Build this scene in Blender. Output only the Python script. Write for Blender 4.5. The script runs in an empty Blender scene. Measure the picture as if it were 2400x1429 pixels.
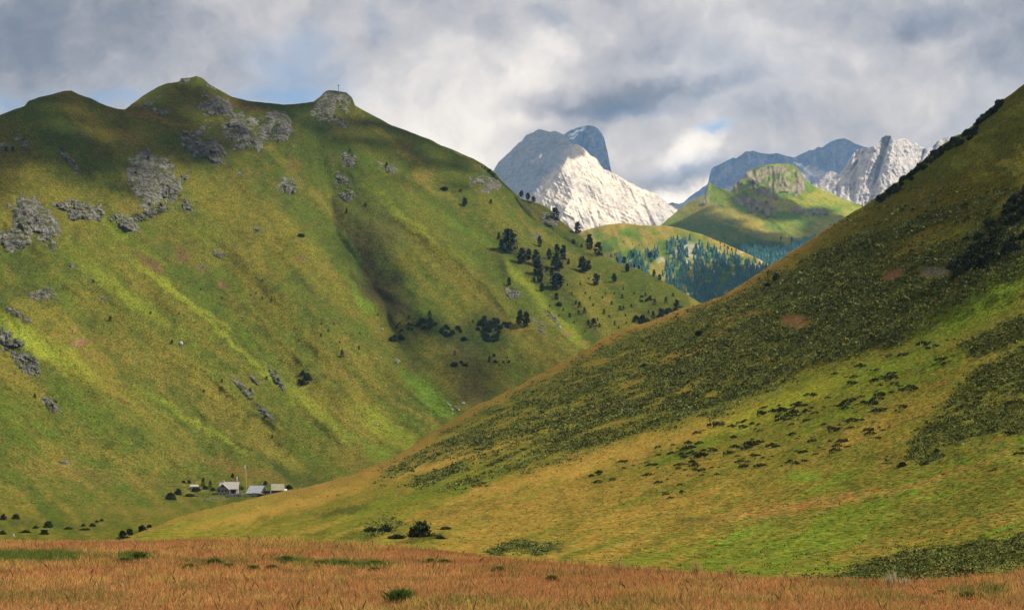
import bpy, math, random
import numpy as np
from mathutils import Vector, Matrix
rng = np.random.default_rng(7)
random.seed(7)
R = math.radians
sc = bpy.context.scene
COL = sc.collection
# ------------------------------------------------------------------ camera geometry
F = 3297.0; CX, CY = 1200.0, 714.5
PITCH = math.atan((1135 - CY) / F)
CAMZ = 5.0
CP, SP = math.cos(PITCH), math.sin(PITCH)
def ray(px, py):
    """direction through a picture position as (X/Y, Z/Y) in world axes (camera looks along +Y)"""
    a = (np.asarray(px, float) - CX) / F; b = (CY - np.asarray(py, float)) / F
    y = CP - b * SP; z = SP + b * CP
    return a / y, z / y
def world(px, py, Y):
    u, v = ray(px, py)
    Y = np.asarray(Y, float)
    return np.stack([u * Y, Y + 0 * u, CAMZ + v * Y], -1)
def tag(o, label=None, cat=None, group=None, kind=None):
    if label: o['label'] = label
    if cat: o['category'] = cat
    if group: o['group'] = group
    if kind: o['kind'] = kind
    return o
# ------------------------------------------------------------------ noise
_perm = np.random.default_rng(3).permutation(4096)
_val = np.random.default_rng(4).random(4096)
def vnoise(x, y, seed=0):
    x = np.asarray(x, float); y = np.asarray(y, float)
    xi = np.floor(x).astype(np.int64); yi = np.floor(y).astype(np.int64)
    fx = x - xi; fy = y - yi
    fx = fx * fx * fx * (fx * (fx * 6 - 15) + 10); fy = fy * fy * fy * (fy * (fy * 6 - 15) + 10)
    def h(i, j): return _val[_perm[(_perm[(i + seed * 131) & 4095] + j) & 4095]]
    a = h(xi, yi); b = h(xi + 1, yi); c = h(xi, yi + 1); d = h(xi + 1, yi + 1)
    return (a + (b - a) * fx) * (1 - fy) + (c + (d - c) * fx) * fy
def fbm(x, y, oct=4, seed=0, gain=.5):
    s = 0; a = 1; t = 0
    for k in range(oct):
        s = s + a * (vnoise(x * 2 ** k + 17.3 * k, y * 2 ** k + 9.1 * k, seed + k) * 2 - 1); t += a; a *= gain
    return s / t
def ridged(x, y, oct=4, seed=0, gain=.5):
    s = 0; a = 1; t = 0
    for k in range(oct):
        n = 1 - np.abs(vnoise(x * 2 ** k + 7.7 * k, y * 2 ** k + 3.1 * k, seed + k) * 2 - 1) * 2
        s = s + a * n; t += a; a *= gain
    return s / t
def rot(px, py, deg):
    c, s = math.cos(R(deg)), math.sin(R(deg))
    return px * c + py * s, -px * s + py * c       # first = along the direction 'deg' (clockwise from +x, y down)
def sstep(a, b, x):
    t = np.clip((x - a) / (b - a), 0, 1); return t * t * (3 - 2 * t)
def pchip(xk, yk, x):
    xk = np.asarray(xk, float); yk = np.asarray(yk, float)
    h = np.diff(xk); d = np.diff(yk) / h
    m = np.zeros(len(xk)); m[0] = d[0]; m[-1] = d[-1]
    for i in range(1, len(xk) - 1):
        if d[i-1] * d[i] > 0: m[i] = 2 * d[i-1] * d[i] / (d[i-1] + d[i])
    x = np.clip(x, xk[0], xk[-1]); i = np.clip(np.searchsorted(xk, x) - 1, 0, len(h) - 1)
    t = (x - xk[i]) / h[i]
    return ((1 + 2*t)*(1-t)**2)*yk[i] + t*(1-t)**2*h[i]*m[i] + t*t*(3-2*t)*yk[i+1] + t*t*(t-1)*h[i]*m[i+1]
def poly_dist(px, py, poly):
    """signed distance to a polygon, positive inside"""
    px = np.asarray(px, float); py = np.asarray(py, float)
    P = np.array(poly, float); n = len(P)
    inside = np.zeros(px.shape, bool); best = np.full(px.shape, 1e18)
    for i in range(n):
        a = P[i]; b = P[(i + 1) % n]
        ex, ey = b - a
        t = np.clip(((px - a[0]) * ex + (py - a[1]) * ey) / (ex * ex + ey * ey + 1e-9), 0, 1)
        best = np.minimum(best, (px - a[0] - t * ex) ** 2 + (py - a[1] - t * ey) ** 2)
        c = ((a[1] > py) != (b[1] > py)) & (px < ex * (py - a[1]) / (b[1] - a[1] + 1e-12) + a[0])
        inside ^= c
    d = np.sqrt(best)
    return np.where(inside, d, -d)
def line_dist(px, py, pts):
    """(distance to a polyline, signed horizontal offset right of it, parameter 0..1 by y)"""
    P = np.array(pts, float)
    xs = np.interp(py, P[:, 1], P[:, 0])
    dn = np.minimum(py - P[0, 1], P[-1, 1] - py)
    return px - xs, dn
def mesh_from(name, V, Fc, mat, parent=None, smooth=True, attrs=None, link=True):
    """V n x 3; Fc m x k (all same length) or list of such arrays"""
    me = bpy.data.meshes.new(name)
    if not isinstance(Fc, list): Fc = [Fc]
    Fc = [f for f in Fc if len(f)]
    me.vertices.add(len(V)); me.vertices.foreach_set('co', np.asarray(V, np.float32).ravel())
    loops = np.concatenate([f.ravel() for f in Fc]).astype(np.int32)
    tot = np.concatenate([np.full(len(f), f.shape[1]) for f in Fc]).astype(np.int32)
    start = np.concatenate([[0], np.cumsum(tot)[:-1]]).astype(np.int32)
    me.loops.add(len(loops)); me.loops.foreach_set('vertex_index', loops)
    me.polygons.add(len(tot)); me.polygons.foreach_set('loop_start', start); me.polygons.foreach_set('loop_total', tot)
    me.polygons.foreach_set('use_smooth', np.full(len(tot), smooth, bool))
    if attrs:
        for k, a in attrs.items():
            at = me.attributes.new(k, 'FLOAT_COLOR', 'POINT')
            if a.shape[1] == 3: a = np.concatenate([a, np.ones((len(a), 1))], 1)
            at.data.foreach_set('color', a.astype(np.float32).ravel())
    me.update(calc_edges=True); me.validate()
    if mat: me.materials.append(mat)
    if not link: return me
    o = bpy.data.objects.new(name, me); COL.objects.link(o)
    if parent: o.parent = parent
    return o
# ------------------------------------------------------------------ node helpers
def new_mat(name):
    m = bpy.data.materials.new(name); m.use_nodes = True
    nt = m.node_tree; b = nt.nodes['Principled BSDF']
    b.inputs['Roughness'].default_value = .9; b.inputs['Specular IOR Level'].default_value = .15
    return m, nt, b
def N(nt, t, **kw):
    n = nt.nodes.new(t)
    for k, v in kw.items():
        if k.startswith('_'): setattr(n, k[1:], v)
        else: n.inputs[k.replace('__', ' ')].default_value = v
    return n
def mrange(nt, src, a, b, c, d, smooth=False):
    n = N(nt, 'ShaderNodeMapRange'); n.inputs[1].default_value = a; n.inputs[2].default_value = b
    n.inputs[3].default_value = c; n.inputs[4].default_value = d
    if smooth: n.interpolation_type = 'SMOOTHSTEP'
    nt.links.new(src, n.inputs[0]); return n.outputs[0]
def noise(nt, co, scale, detail=3, rough=.55, dist=0):
    n = N(nt, 'ShaderNodeTexNoise'); n.inputs['Scale'].default_value = scale; n.inputs['Detail'].default_value = detail
    n.inputs['Roughness'].default_value = rough; n.inputs['Distortion'].default_value = dist
    if co is not None: nt.links.new(co, n.inputs['Vector'])
    return n.outputs['Fac']
def mixc(nt, fac, a, b, mode='MIX'):
    n = nt.nodes.new('ShaderNodeMix'); n.data_type = 'RGBA'; n.blend_type = mode
    for s, i in ((fac, 0), (a, 6), (b, 7)):
        if isinstance(s, (int, float)): n.inputs[i].default_value = s
        elif isinstance(s, tuple): n.inputs[i].default_value = (*s, 1)
        else: nt.links.new(s, n.inputs[i])
    return n.outputs[2]
def mathn(nt, op, a, b=None, c=None):
    n = nt.nodes.new('ShaderNodeMath'); n.operation = op
    for i, s in enumerate((a, b, c)):
        if s is None: continue
        if isinstance(s, (int, float)): n.inputs[i].default_value = s
        else: nt.links.new(s, n.inputs[i])
    return n.outputs[0]
def objco(nt, stretch=None, rotz=0):
    t = nt.nodes.new('ShaderNodeTexCoord')
    if stretch is None: return t.outputs['Object']
    m = nt.nodes.new('ShaderNodeMapping'); m.inputs['Scale'].default_value = stretch; m.inputs['Rotation'].default_value = (0, 0, rotz)
    nt.links.new(t.outputs['Object'], m.inputs['Vector']); return m.outputs[0]
def terrain_mat(name, grain, contrast=1.0, hue=.5, bump=.6, dark=.3, warm=(1.45, .95, .62), cool=(.78, 1.05, .78)):
    """ground cover: painted variation of the vegetation (attribute 'tint') with grain-sized mottling in metres"""
    m, nt, b = new_mat(name)
    at = N(nt, 'ShaderNodeAttribute', _attribute_name='tint')
    co = objco(nt)
    n1 = noise(nt, co, 1 / grain, 4, .62)
    n2 = noise(nt, co, 1 / (grain * 5), 4, .6)
    n3 = noise(nt, co, 1 / (grain * 2.3), 3, .6)
    v1 = mrange(nt, n1, .33, .67, 1 - .55 * contrast, 1 + .6 * contrast)
    v2 = mrange(nt, n2, .33, .67, 1 - .13 * contrast, 1 + .14 * contrast)
    v = mathn(nt, 'MULTIPLY', v1, v2)
    # sparse dark tussocks
    tq = noise(nt, co, 1 / (grain * 1.5), 2, .5)
    tt = mrange(nt, tq, .63, .70, 1, dark, True)
    v = mathn(nt, 'MULTIPLY', v, tt)
    h = mrange(nt, n3, .36, .64, 0, 1, True)
    hc = mixc(nt, h, cool, warm)
    hc = mixc(nt, hue, (1., 1., 1.), hc)
    c = mixc(nt, 1.0, at.outputs['Color'], hc, 'MULTIPLY')
    vv = nt.nodes.new('ShaderNodeVectorMath'); vv.operation = 'SCALE'
    nt.links.new(c, vv.inputs[0]); nt.links.new(v, vv.inputs['Scale'])
    nt.links.new(vv.outputs[0], b.inputs['Base Color'])
    bp = N(nt, 'ShaderNodeBump'); bp.inputs['Strength'].default_value = bump; bp.inputs['Distance'].default_value = grain * .8
    nt.links.new(n1, bp.inputs['Height']); nt.links.new(bp.outputs[0], b.inputs['Normal'])
    b.inputs['Roughness'].default_value = 1; b.inputs['Specular IOR Level'].default_value = 0
    return m
def rock_mat(name, size, c1, c2, c3, bump=1.0, crack=.35, tint=False, seed=0, vstretch=.35, grass=None):
    m, nt, b = new_mat(name)
    co = objco(nt); cs = objco(nt, (1, 1, vstretch))
    n1 = noise(nt, cs, 1 / size, 6, .65, .4)
    n2 = noise(nt, co, 1 / (size * .22), 5, .7)
    n3 = noise(nt, cs, 1 / (size * 2.5), 4, .6)
    c = mixc(nt, mrange(nt, n1, .35, .65, 0, 1), c1, c2)
    c = mixc(nt, mrange(nt, n3, .5, .7, 0, .8, True), c, c3)
    k = mrange(nt, n2, .3, .7, .72, 1.22)
    vo = nt.nodes.new('ShaderNodeTexVoronoi'); vo.feature = 'DISTANCE_TO_EDGE'; vo.inputs['Scale'].default_value = 1 / (size * .55)
    wr = nt.nodes.new('ShaderNodeVectorMath'); wr.operation = 'MULTIPLY_ADD'
    nn = nt.nodes.new('ShaderNodeTexNoise'); nn.inputs['Scale'].default_value = 1 / (size * .5); nt.links.new(cs, nn.inputs['Vector'])
    nt.links.new(nn.outputs['Color'], wr.inputs[0]); wr.inputs[1].default_value = (size * .6,) * 3; nt.links.new(cs, wr.inputs[2])
    nt.links.new(wr.outputs[0], vo.inputs['Vector'])
    ck = mrange(nt, vo.outputs['Distance'], 0, .09, crack, 1, True)
    k = mathn(nt, 'MULTIPLY', k, ck)
    if grass:
        g = noise(nt, co, 1 / (size * .8), 4, .6)
        c = mixc(nt, mrange(nt, g, .49, .55, 0, 1, True), c, grass)
    if tint:
        at = N(nt, 'ShaderNodeAttribute', _attribute_name='tint')
        c = mixc(nt, 1.0, c, at.outputs['Color'], 'MULTIPLY')
    vv = nt.nodes.new('ShaderNodeVectorMath'); vv.operation = 'SCALE'
    nt.links.new(c, vv.inputs[0]); nt.links.new(k, vv.inputs['Scale']); nt.links.new(vv.outputs[0], b.inputs['Base Color'])
    bp = N(nt, 'ShaderNodeBump'); bp.inputs['Strength'].default_value = bump; bp.inputs['Distance'].default_value = size * .35
    hh = mathn(nt, 'ADD', mathn(nt, 'MULTIPLY', n2, .5), mathn(nt, 'ADD', n1, mathn(nt, 'MULTIPLY', ck, .3)))
    nt.links.new(hh, bp.inputs['Height']); nt.links.new(bp.outputs[0], b.inputs['Normal'])
    return m
# ------------------------------------------------------------------ terrain layers
class Layer:
    """One mountain side. Its skyline and its distance from the viewpoint are given at a few columns; in between the
    slope is a smooth surface with relief. It is real ground: every point has its own distance and height."""
    def __init__(s, cols, sky, ys, Ys, relief=None, jag=(0, 30), seed=0, smooth=110):
        xs = np.arange(sky[0][0] - 3 * smooth, sky[-1][0] + 3 * smooth, 4.)
        k = np.exp(-.5 * (np.arange(-3 * smooth, 3 * smooth + 1, 4.) / smooth) ** 2); k /= k.sum()
        S_ = np.array(sky, float); yv = np.interp(xs, S_[:, 0], S_[:, 1])
        yv = np.where(xs < S_[0, 0], S_[0, 1] + (xs - S_[0, 0]) * (S_[1, 1] - S_[0, 1]) / (S_[1, 0] - S_[0, 0]), yv)
        yv = np.where(xs > S_[-1, 0], S_[-1, 1] + (xs - S_[-1, 0]) * (S_[-1, 1] - S_[-2, 1]) / (S_[-1, 0] - S_[-2, 0]), yv)
        n = len(k) // 2; s.gx = xs; s.gy = np.convolve(np.pad(yv, (n, len(k) - 1 - n), mode='edge'), k, 'valid')[:len(xs)]
        s.cols = cols; s.sky = np.array(sky, float); s.ys = ys; s.Ys = Ys; s.relief = relief; s.jag = jag; s.seed = seed
    def top(s, px):
        px = np.asarray(px, float)
        y = np.interp(px, s.sky[:, 0], s.sky[:, 1])
        if s.jag[0]: y = y + s.jag[0] * fbm(px / s.jag[1], 0 * px + s.seed * 3.3, 4, 50 + s.seed, .6)
        return y
    def bottom(s, px): return pchip(s.cols, s.ys[-1], px)
    def base(s, px, py):
        px = np.asarray(px, float); py = np.asarray(py, float)
        yk = [np.interp(px, s.gx, s.gy)] + [pchip(s.cols, y, px) for y in s.ys]
        for i in range(1, len(yk)): yk[i] = np.maximum(yk[i], yk[i-1] + 4)
        qk = [1 / pchip(s.cols, Y, px) for Y in s.Ys]
        K = len(yk)
        h = [yk[i+1] - yk[i] for i in range(K - 1)]
        d = [(qk[i+1] - qk[i]) / h[i] for i in range(K - 1)]
        m = [d[0]] + [np.where(d[i-1] * d[i] > 0, 2 * d[i-1] * d[i] / (d[i-1] + d[i] + 1e-30), 0) for i in range(1, K - 1)] + [d[-1]]
        q = np.maximum(qk[0] + (py - yk[0]) * d[0], .8 * qk[0])
        for i in range(K - 1):
            t = np.clip((py - yk[i]) / h[i], 0, 1)
            v = ((1 + 2*t)*(1-t)**2)*qk[i] + t*(1-t)**2*h[i]*m[i] + t*t*(3-2*t)*qk[i+1] + t*t*(t-1)*h[i]*m[i+1]
            q = np.where((py >= yk[i]) if i else (py >= yk[0]), v, q)
        return 1 / q
    def Y(s, px, py):
        px = np.asarray(px, float); py = np.asarray(py, float)
        Y = s.base(px, py)
        if s.relief is not None: Y = Y + s.relief(px, py, py - np.interp(px, s.sky[:, 0], s.sky[:, 1]))
        return Y
    def at(s, px, py, sink=0.0):
        p = world(px, py, s.Y(px, py)); p[..., 2] -= sink; return p
    def normal(s, px, py, e=2.0):
        p = s.at(px, py); a = s.at(np.asarray(px) + e, py) - p; b = s.at(px, np.asarray(py) + e) - p
        n = np.cross(b, a); n = n / np.linalg.norm(n, axis=-1, keepdims=True)
        return np.where(n[..., 2:3] < 0, -n, n)
    def build(s, name, mat, x0, x1, dx, nr, tint, back=((25, 8), (80, 40), (200, 130), (420, 300)), power=1.0):
        xs = np.arange(x0, x1 + dx, dx, float); t = s.top(xs); bt = s.bottom(xs)
        v = np.linspace(0, 1, nr) ** power
        PX = np.repeat(xs[None], nr, 0); PY = t[None] + (bt - t)[None] * v[:, None]
        G = s.at(PX, PY)
        C = tint(PX, PY, PY - t[None])
        rows = [G[0] + np.array([0, dy, -dz]) for dy, dz in reversed(back)]
        G = np.concatenate([np.array(rows).reshape(-1, len(xs), 3), G], 0)
        C = np.concatenate([np.repeat(C[:1], len(back), 0), C], 0)
        nrow, nc = G.shape[:2]
        idx = np.arange(nrow * nc).reshape(nrow, nc)
        f = np.stack([idx[1:, :-1], idx[1:, 1:], idx[:-1, 1:], idx[:-1, :-1]], -1).reshape(-1, 4)
        o = mesh_from(name, G.reshape(-1, 3), f, mat, attrs={'tint': C.reshape(-1, 3)})
        return tag(o, kind='structure')
# ------------------------------------------------------------------ colours of vegetation (linear albedo)
GREEN = np.array([.060, .080, .014]); LUSH = np.array([.070, .118, .014]); OLIVE = np.array([.100, .094, .018])
GOLD = np.array([.190, .135, .032]); STRAW = np.array([.19, .16, .035]); RUST = np.array([.205, .112, .042])
BROWN = np.array([.045, .040, .018]); DARKG = np.array([.026, .040, .012]); EARTH = np.array([.185, .105, .062]); GREYR = np.array([.16, .15, .14])
LIME = np.array([.15, .175, .020])
def lerp(a, b, t): return a + (b - a) * np.asarray(t)[..., None]
def blobs(C, px, py, items, warp=14, seed=0, wsc=45.):
    wx = px + warp * fbm(px / wsc, py / wsc, 4, seed + 60, .6) * 2; wy = py + warp * fbm(px / wsc + 40, py / wsc, 4, seed + 61, .6) * 2
    for (cx, cy, rx, ry, deg, col, amt, soft) in items:
        a, b = rot(wx - cx, wy - cy, deg)
        r = np.sqrt((a / rx) ** 2 + (b / ry) ** 2)
        C = lerp(C, col, amt * (1 - sstep(1 - soft, 1 + soft * .6, r)))
    return C
# ------------------------------------------------------------------ meadow edge
EDGE = np.array([(-600,1262),(0,1262),(300,1260),(500,1256),(800,1268),(1000,1280),(1100,1290),(1300,1314),(1500,1328),(1700,1344),(1900,1356),(2050,1362),(2250,1356),(2400,1332),(2700,1300),(3100,1290)], float)
def edge_row(px): return np.interp(px, EDGE[:, 0], EDGE[:, 1]) + 10
def edge_Y(px):
    u, v = ray(px, edge_row(px)); return -CAMZ / v
# ------------------------------------------------------------------ left mountain
skyL = [(-400,330),(-200,310),(0,270),(35,256),(58,248),(66,236),(90,228),(120,222),(152,213),(168,212),(182,221),(215,232),(250,248),(275,256),(293,258),
 (305,248),(335,225),(370,203),(395,194),(420,191),(424,184),(445,183),(460,179),(475,184),(490,197),(502,205),(515,212),(545,228),(580,236),(620,241),(665,245),
 (700,243),(735,239),(750,228),(762,215),(770,211),(790,213),(812,217),(825,228),(832,247),(850,257),(885,277),(920,294),(950,305),(985,318),(1010,328),(1040,345),(1080,365),(1110,379),(1135,392),(1160,412),
 (1172,428),(1200,455),(1230,500),(1260,520),(1300,545),(1350,578),(1410,606),(1450,616),(1500,632),(1550,656),(1600,684),(1640,708),(1700,750),(1800,800),(1950,860)]
LC = [-400, 0, 460, 800, 1150, 1400, 1640, 1950]
GULLY = [(745,330),(770,430),(775,470),(783,520),(800,562),(838,620),(868,660),(893,700),(905,740),(925,790),(960,850),(1010,930),(1060,990)]
SPURS = [  # (polyline, width px, amplitude m)   + = ridge crest towards the viewer
 ([(293,262),(360,285),(420,292),(480,330),(560,400),(640,480),(720,570)], 40, 9),
 ([(90,560),(200,640),(330,700),(450,780),(560,880),(700,1000)], 45, 8),
 ([(0,735),(60,790),(170,850),(250,930),(380,1010)], 50, 10),
 ([(330,610),(400,670),(520,760),(640,880),(760,990),(880,1075)], 26, 6),
 ([(280,660),(380,740),(520,840),(620,950)], 22, -4),
 ([(820,300),(870,380),(930,470),(1000,540),(1090,600),(1180,660),(1250,740),(1360,820)], 45, 10),
 ([(610,640),(700,740),(800,830),(900,930),(1010,1010)], 40, 6),
 ([(1130,450),(1180,540),(1300,600),(1450,680)], 60, 5),
 ([(500,560),(640,720),(760,860)], 26, -5),
 ([(60,250),(160,300),(260,360),(340,470)], 40, 6),
]
def spur(px, py, pts, w, a):
    P = np.array(pts, float); t = np.interp(px, P[:, 0], P[:, 1])
    k = np.interp(px, P[:, 0], np.gradient(P[:, 1], P[:, 0]))
    d = (py - t) / np.sqrt(1 + k * k)
    e = sstep(P[0, 0] - 30, P[0, 0] + 60, px) * (1 - sstep(P[-1, 0] - 60, P[-1, 0] + 60, px))
    d = d + 5 * fbm(px / 40, py / 40, 3, 77)
    return -a * e / (1 + (d / w) ** 2) * 1.0
def reliefL(px, py, dy):
    r = 0 * px
    du, dn = line_dist(px, py, GULLY)
    du = du + 7 * fbm(px / 38., py / 38., 4, 31)
    wR = 62 + 0 * px
    prof = np.where(du < 0, np.exp(du / 70.), np.clip(1 - du / wR, 0, 1) ** 1.2 * 1.0 - 0.0)
    prof = np.where(du > 0, np.clip(1 - du / 92., 0, 1) ** 1.35, prof)
    amp = 36 * sstep(-20, 190, dn) * (1 - .75 * sstep(760, 900, py))
    r = r + amp * prof
    for pts, w, a in SPURS: r = r + spur(px, py, pts, w, a)
    ang = 44 + 8 * sstep(700, 1100, px) 
    a, b = rot(px, py, 45)
    a2, b2 = rot(px, py, 38)
    f = sstep(0, 60, dy) * .6 + .4
    low = 1 - sstep(1090, 1180, py) * .9
    wv = 30 * fbm(px / 170., py / 170., 3, 15)
    r = r - 8.5 * f * low * ridged(a / 520., (b + wv) / 130., 2, 11)
    r = r - 3.2 * f * low * ridged(a2 / 260., (b2 + wv) / 48., 2, 12)
    r = r + 9 * low * fbm(px / 150., py / 150., 4, 13)
    r = r + 2.2 * low * fbm(px / 22., py / 22., 4, 14, .6)
    # little side ridges of the far end
    return r
ML = Layer(LC, skyL,
  ys=[[760,700,700,680,700,720,740,862], [1080,1090,1092,1060,950,820,775,885], [1188,1192,1170,1128,1010,870,800,900], [1310,1310,1300,1250,1150,1000,900,980]],
  Ys=[[1150,1250,1450,1550,1520,1430,1300,1280], [900,950,1080,1150,1220,1230,1210,1230], [600,680,840,905,990,1080,1160,1190], [480,560,715,800,930,1030,1120,1150], [165,170,190,640,800,900,1000,1050]],
  relief=reliefL, jag=(2.0, 34), seed=1)
def tintL(px, py, dy):
    a, b = rot(px, py, 44)
    w = 22 * fbm(px / 90., py / 90., 3, 19)
    s = fbm(a / 300., (b + w) / 26., 5, 21, .6)
    s2 = fbm(a / 700., (b + w) / 75., 4, 22)
    g = fbm(px / 120., py / 120., 5, 23, .6)
    fine = fbm(px / 14., py / 10., 4, 24, .65)
    C = lerp(GREEN * .95 + 0 * px[..., None], OLIVE * .95, sstep(-.4, .5, s2 + .4 * g))
    C = lerp(C, GOLD, .26 * sstep(.0, .6, s + .35 * g + .5 * fine))
    C = lerp(C, LIME * .85, .2 * sstep(.05, .5, s + .5 * s2))
    C = lerp(C, LUSH, .3 * sstep(.08, .5, -s + .4 * s2 - .2 * g))
    C = lerp(C, RUST, .2 * sstep(.15, .5, fbm(px / 26., py / 18., 5, 25, .7) + .2 * s))
    C = lerp(C, DARKG, .4 * sstep(.12, .45, fbm(px / 36., py / 26., 5, 26, .7)))
    # lower slopes more golden
    C = lerp(C, GOLD, .16 * sstep(640, 1050, py) * sstep(-.5, .5, g + s))
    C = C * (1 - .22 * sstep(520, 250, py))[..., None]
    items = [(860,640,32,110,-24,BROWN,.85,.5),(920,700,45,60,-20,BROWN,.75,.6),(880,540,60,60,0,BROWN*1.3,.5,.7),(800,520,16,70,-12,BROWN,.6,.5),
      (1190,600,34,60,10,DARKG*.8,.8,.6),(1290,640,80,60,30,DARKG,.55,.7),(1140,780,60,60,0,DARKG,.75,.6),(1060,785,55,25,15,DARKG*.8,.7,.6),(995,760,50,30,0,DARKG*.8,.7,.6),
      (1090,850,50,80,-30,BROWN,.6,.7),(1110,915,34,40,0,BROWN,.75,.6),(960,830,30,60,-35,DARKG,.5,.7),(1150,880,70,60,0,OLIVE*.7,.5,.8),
      (1020,940,80,30,42,LUSH,.85,.6),(980,900,60,18,42,LUSH*1.1,.7,.6),(880,1055,90,22,30,LUSH*1.1,.6,.7),(850,700,60,12,55,LUSH*1.2,.6,.6),(820,590,80,14,60,LUSH*1.1,.5,.6),
      (960,520,140,10,42,LIME,.55,.8),(1130,560,150,10,30,LUSH*1.2,.4,.8),(1250,680,110,14,48,LIME,.7,.7),(1340,780,90,14,42,LIME,.75,.6),
      (60,790,110,22,36,LIME*1.2,.8,.6),(160,840,110,20,36,LIME,.5,.7),(280,680,130,16,35,LIME,.5,.7),(420,690,150,7,36,LIME*1.15,.7,.8),(560,820,170,7,41,LIME*1.15,.7,.8),(480,1000,200,9,30,LIME*1.1,.5,.7),(300,560,120,9,38,LIME,.4,.7),
      (700,930,170,14,40,LIME*1.05,.5,.7),(600,800,140,10,44,LUSH,.4,.7),(450,590,70,30,30,OLIVE,.5,.8),(300,480,50,25,30,GOLD*.8,.4,.8),(920,1010,120,28,36,LIME,.7,.7),
      (560,245,90,10,14,RUST*.8,.5,.7),(340,272,90,10,14,RUST*.8,.55,.6),(300,320,50,14,20,GOLD*.7,.5,.7),(430,600,16,26,-50,EARTH*.5,.7,.5),
      (355,622,34,12,38,EARTH*.7,.6,.5),(180,805,24,11,0,EARTH,.9,.3),(170,770,14,6,-30,EARTH,.8,.4),(213,800,16,4,0,EARTH*.8,.7,.4),(710,605,16,6,20,EARTH*.7,.7,.4),
      (168,372,20,7,40,EARTH*.6,.7,.5),(150,358,26,8,50,BROWN,.7,.5),(520,668,12,5,0,EARTH*.6,.7,.4),(1328,776,9,8,40,EARTH,.8,.4),(1372,800,8,6,0,EARTH,.8,.4),(690,380,14,8,40,EARTH*.5,.6,.5),
      (80,690,60,22,20,DARKG,.6,.6),(60,620,60,40,0,DARKG*1.2,.4,.8),(300,1010,90,12,30,DARKG,.4,.8),(200,1110,200,20,6,RUST*.8,.3,.9),(560,1100,150,14,16,RUST*.8,.4,.8),
      (40,740,42,7,28,BROWN,.85,.4),(290,935,24,5,30,BROWN,.8,.4),(470,625,14,5,10,EARTH*.6,.6,.4),
      (700,1120,140,16,30,DARKG*1.1,.7,.6),(760,1085,120,12,30,LUSH*.8,.5,.7),(360,1200,200,10,2,GOLD,.3,.9),(520,1200,120,10,-4,LUSH*.7,.5,.7),(100,1230,160,10,0,DARKG*1.3,.4,.8)]
    C = blobs(C, px, py, items, 9, 3, 40.)
    return C * np.array([.93, .96, .95])
# ------------------------------------------------------------------ second ridge behind the end of the left mountain
skyB = [(1000,330),(1060,350),(1110,372),(1135,386),(1160,404),(1172,420),(1195,442),(1222,466),(1250,474),(1270,479),(1290,490),(1303,508),(1320,522),(1350,545),(1385,572),(1410,594),(1440,622),(1500,680),(1600,760)]
BC = [1000, 1150, 1300, 1450, 1600]
MB = Layer(BC, skyB, ys=[[700,640,640,700,860]], Ys=[[1760,1700,1640,1560,1500],[1600,1560,1490,1440,1400]],
  relief=lambda px, py, dy: 5 * fbm(px / 30., py / 30., 4, 41) - 5 * ridged(rot(px, py, 48)[0] / 100., rot(px, py, 48)[1] / 26., 3, 42), jag=(2, 20), seed=2, smooth=60)
def tintB(px, py, dy):
    g = fbm(px / 30., py / 22., 5, 43, .6)
    C = lerp(GREEN * .75 + 0 * px[..., None], OLIVE * .75, sstep(-.3, .4, g))
    return blobs(C, px, py, [(1290,515,22,14,30,GREYR*.35,.7,.5),(1340,570,22,10,30,DARKG*.7,.8,.5),(1240,490,30,6,35,GREYR*.4,.4,.6)], 5, 4)
# ------------------------------------------------------------------ right hill
skyR = [(100,1300),(200,1282),(280,1264),(340,1242),(430,1206),(540,1179),(600,1166),(660,1151),(720,1140),(780,1124),(830,1110),(880,1090),(920,1073),(960,1048),(1000,1023),(1050,990),(1100,958),
 (1150,936),(1200,912),(1260,880),(1310,852),(1360,826),(1400,800),(1440,780),(1480,763),(1530,752),(1580,728),(1640,712),(1690,695),(1730,672),(1770,645),(1820,612),(1880,575),(1930,542),(1980,510),(2030,478),
 (2065,455),(2100,428),(2150,388),(2200,345),(2240,318),(2260,310),(2290,285),(2310,262),(2340,240),(2370,222),(2385,210),(2400,198),(2500,130),(2700,20),(3000,-120)]
RC = [100, 340, 660, 1000, 1300, 1640, 2000, 2400, 3000]
er = [float(edge_row(c)) for c in RC]; eY = [float(edge_Y(c)) for c in RC]
def reliefR(px, py, dy):
    a, b = rot(px, py, -24)
    a2, b2 = rot(px, py, -33)
    near = np.clip(ML_R.base(px, py) / 500., .12, 1.2)
    w = 20 * fbm(px / 150., py / 150., 3, 81)
    r = -5.5 * near * ridged(a / 420., (b + w) / 85., 3, 82) - 2.2 * near * ridged(a2 / 200., (b2 + w) / 30., 3, 83)
    r = r + 4 * near * fbm(px / 110., py / 90., 4, 84) + .8 * near * fbm(px / 14., py / 10., 4, 85, .6)
    # long shallow hollow under the sunlit shoulder
    r = r + 7 * near * np.exp(-((py - np.interp(px, [800, 1100, 1500, 1900, 2400], [1195, 1130, 1010, 880, 700])) / 26.) ** 2)
    r = r * sstep(0, 20, np.interp(px, EDGE[:, 0], EDGE[:, 1]) - py + 10)
    return r
ML_R = Layer(RC, skyR,
  ys=[[1310,1246,1188,1120,1050,960,880,760,640], [1320,1256,1238,1262,1288,1298,1300,1270,1230], [e + 32 for e in er]],
  Ys=[[200,270,690,745,705,645,545,450,390], [160,225,440,420,400,365,315,275,240], [150,185,222,192,165,152,140,130,125], [y + 1.5 for y in eY]],
  relief=None, jag=(2.4, 22), seed=3)
MR = Layer(RC, skyR, ML_R.ys, ML_R.Ys, relief=reliefR, jag=(2.4, 22), seed=3)
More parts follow.
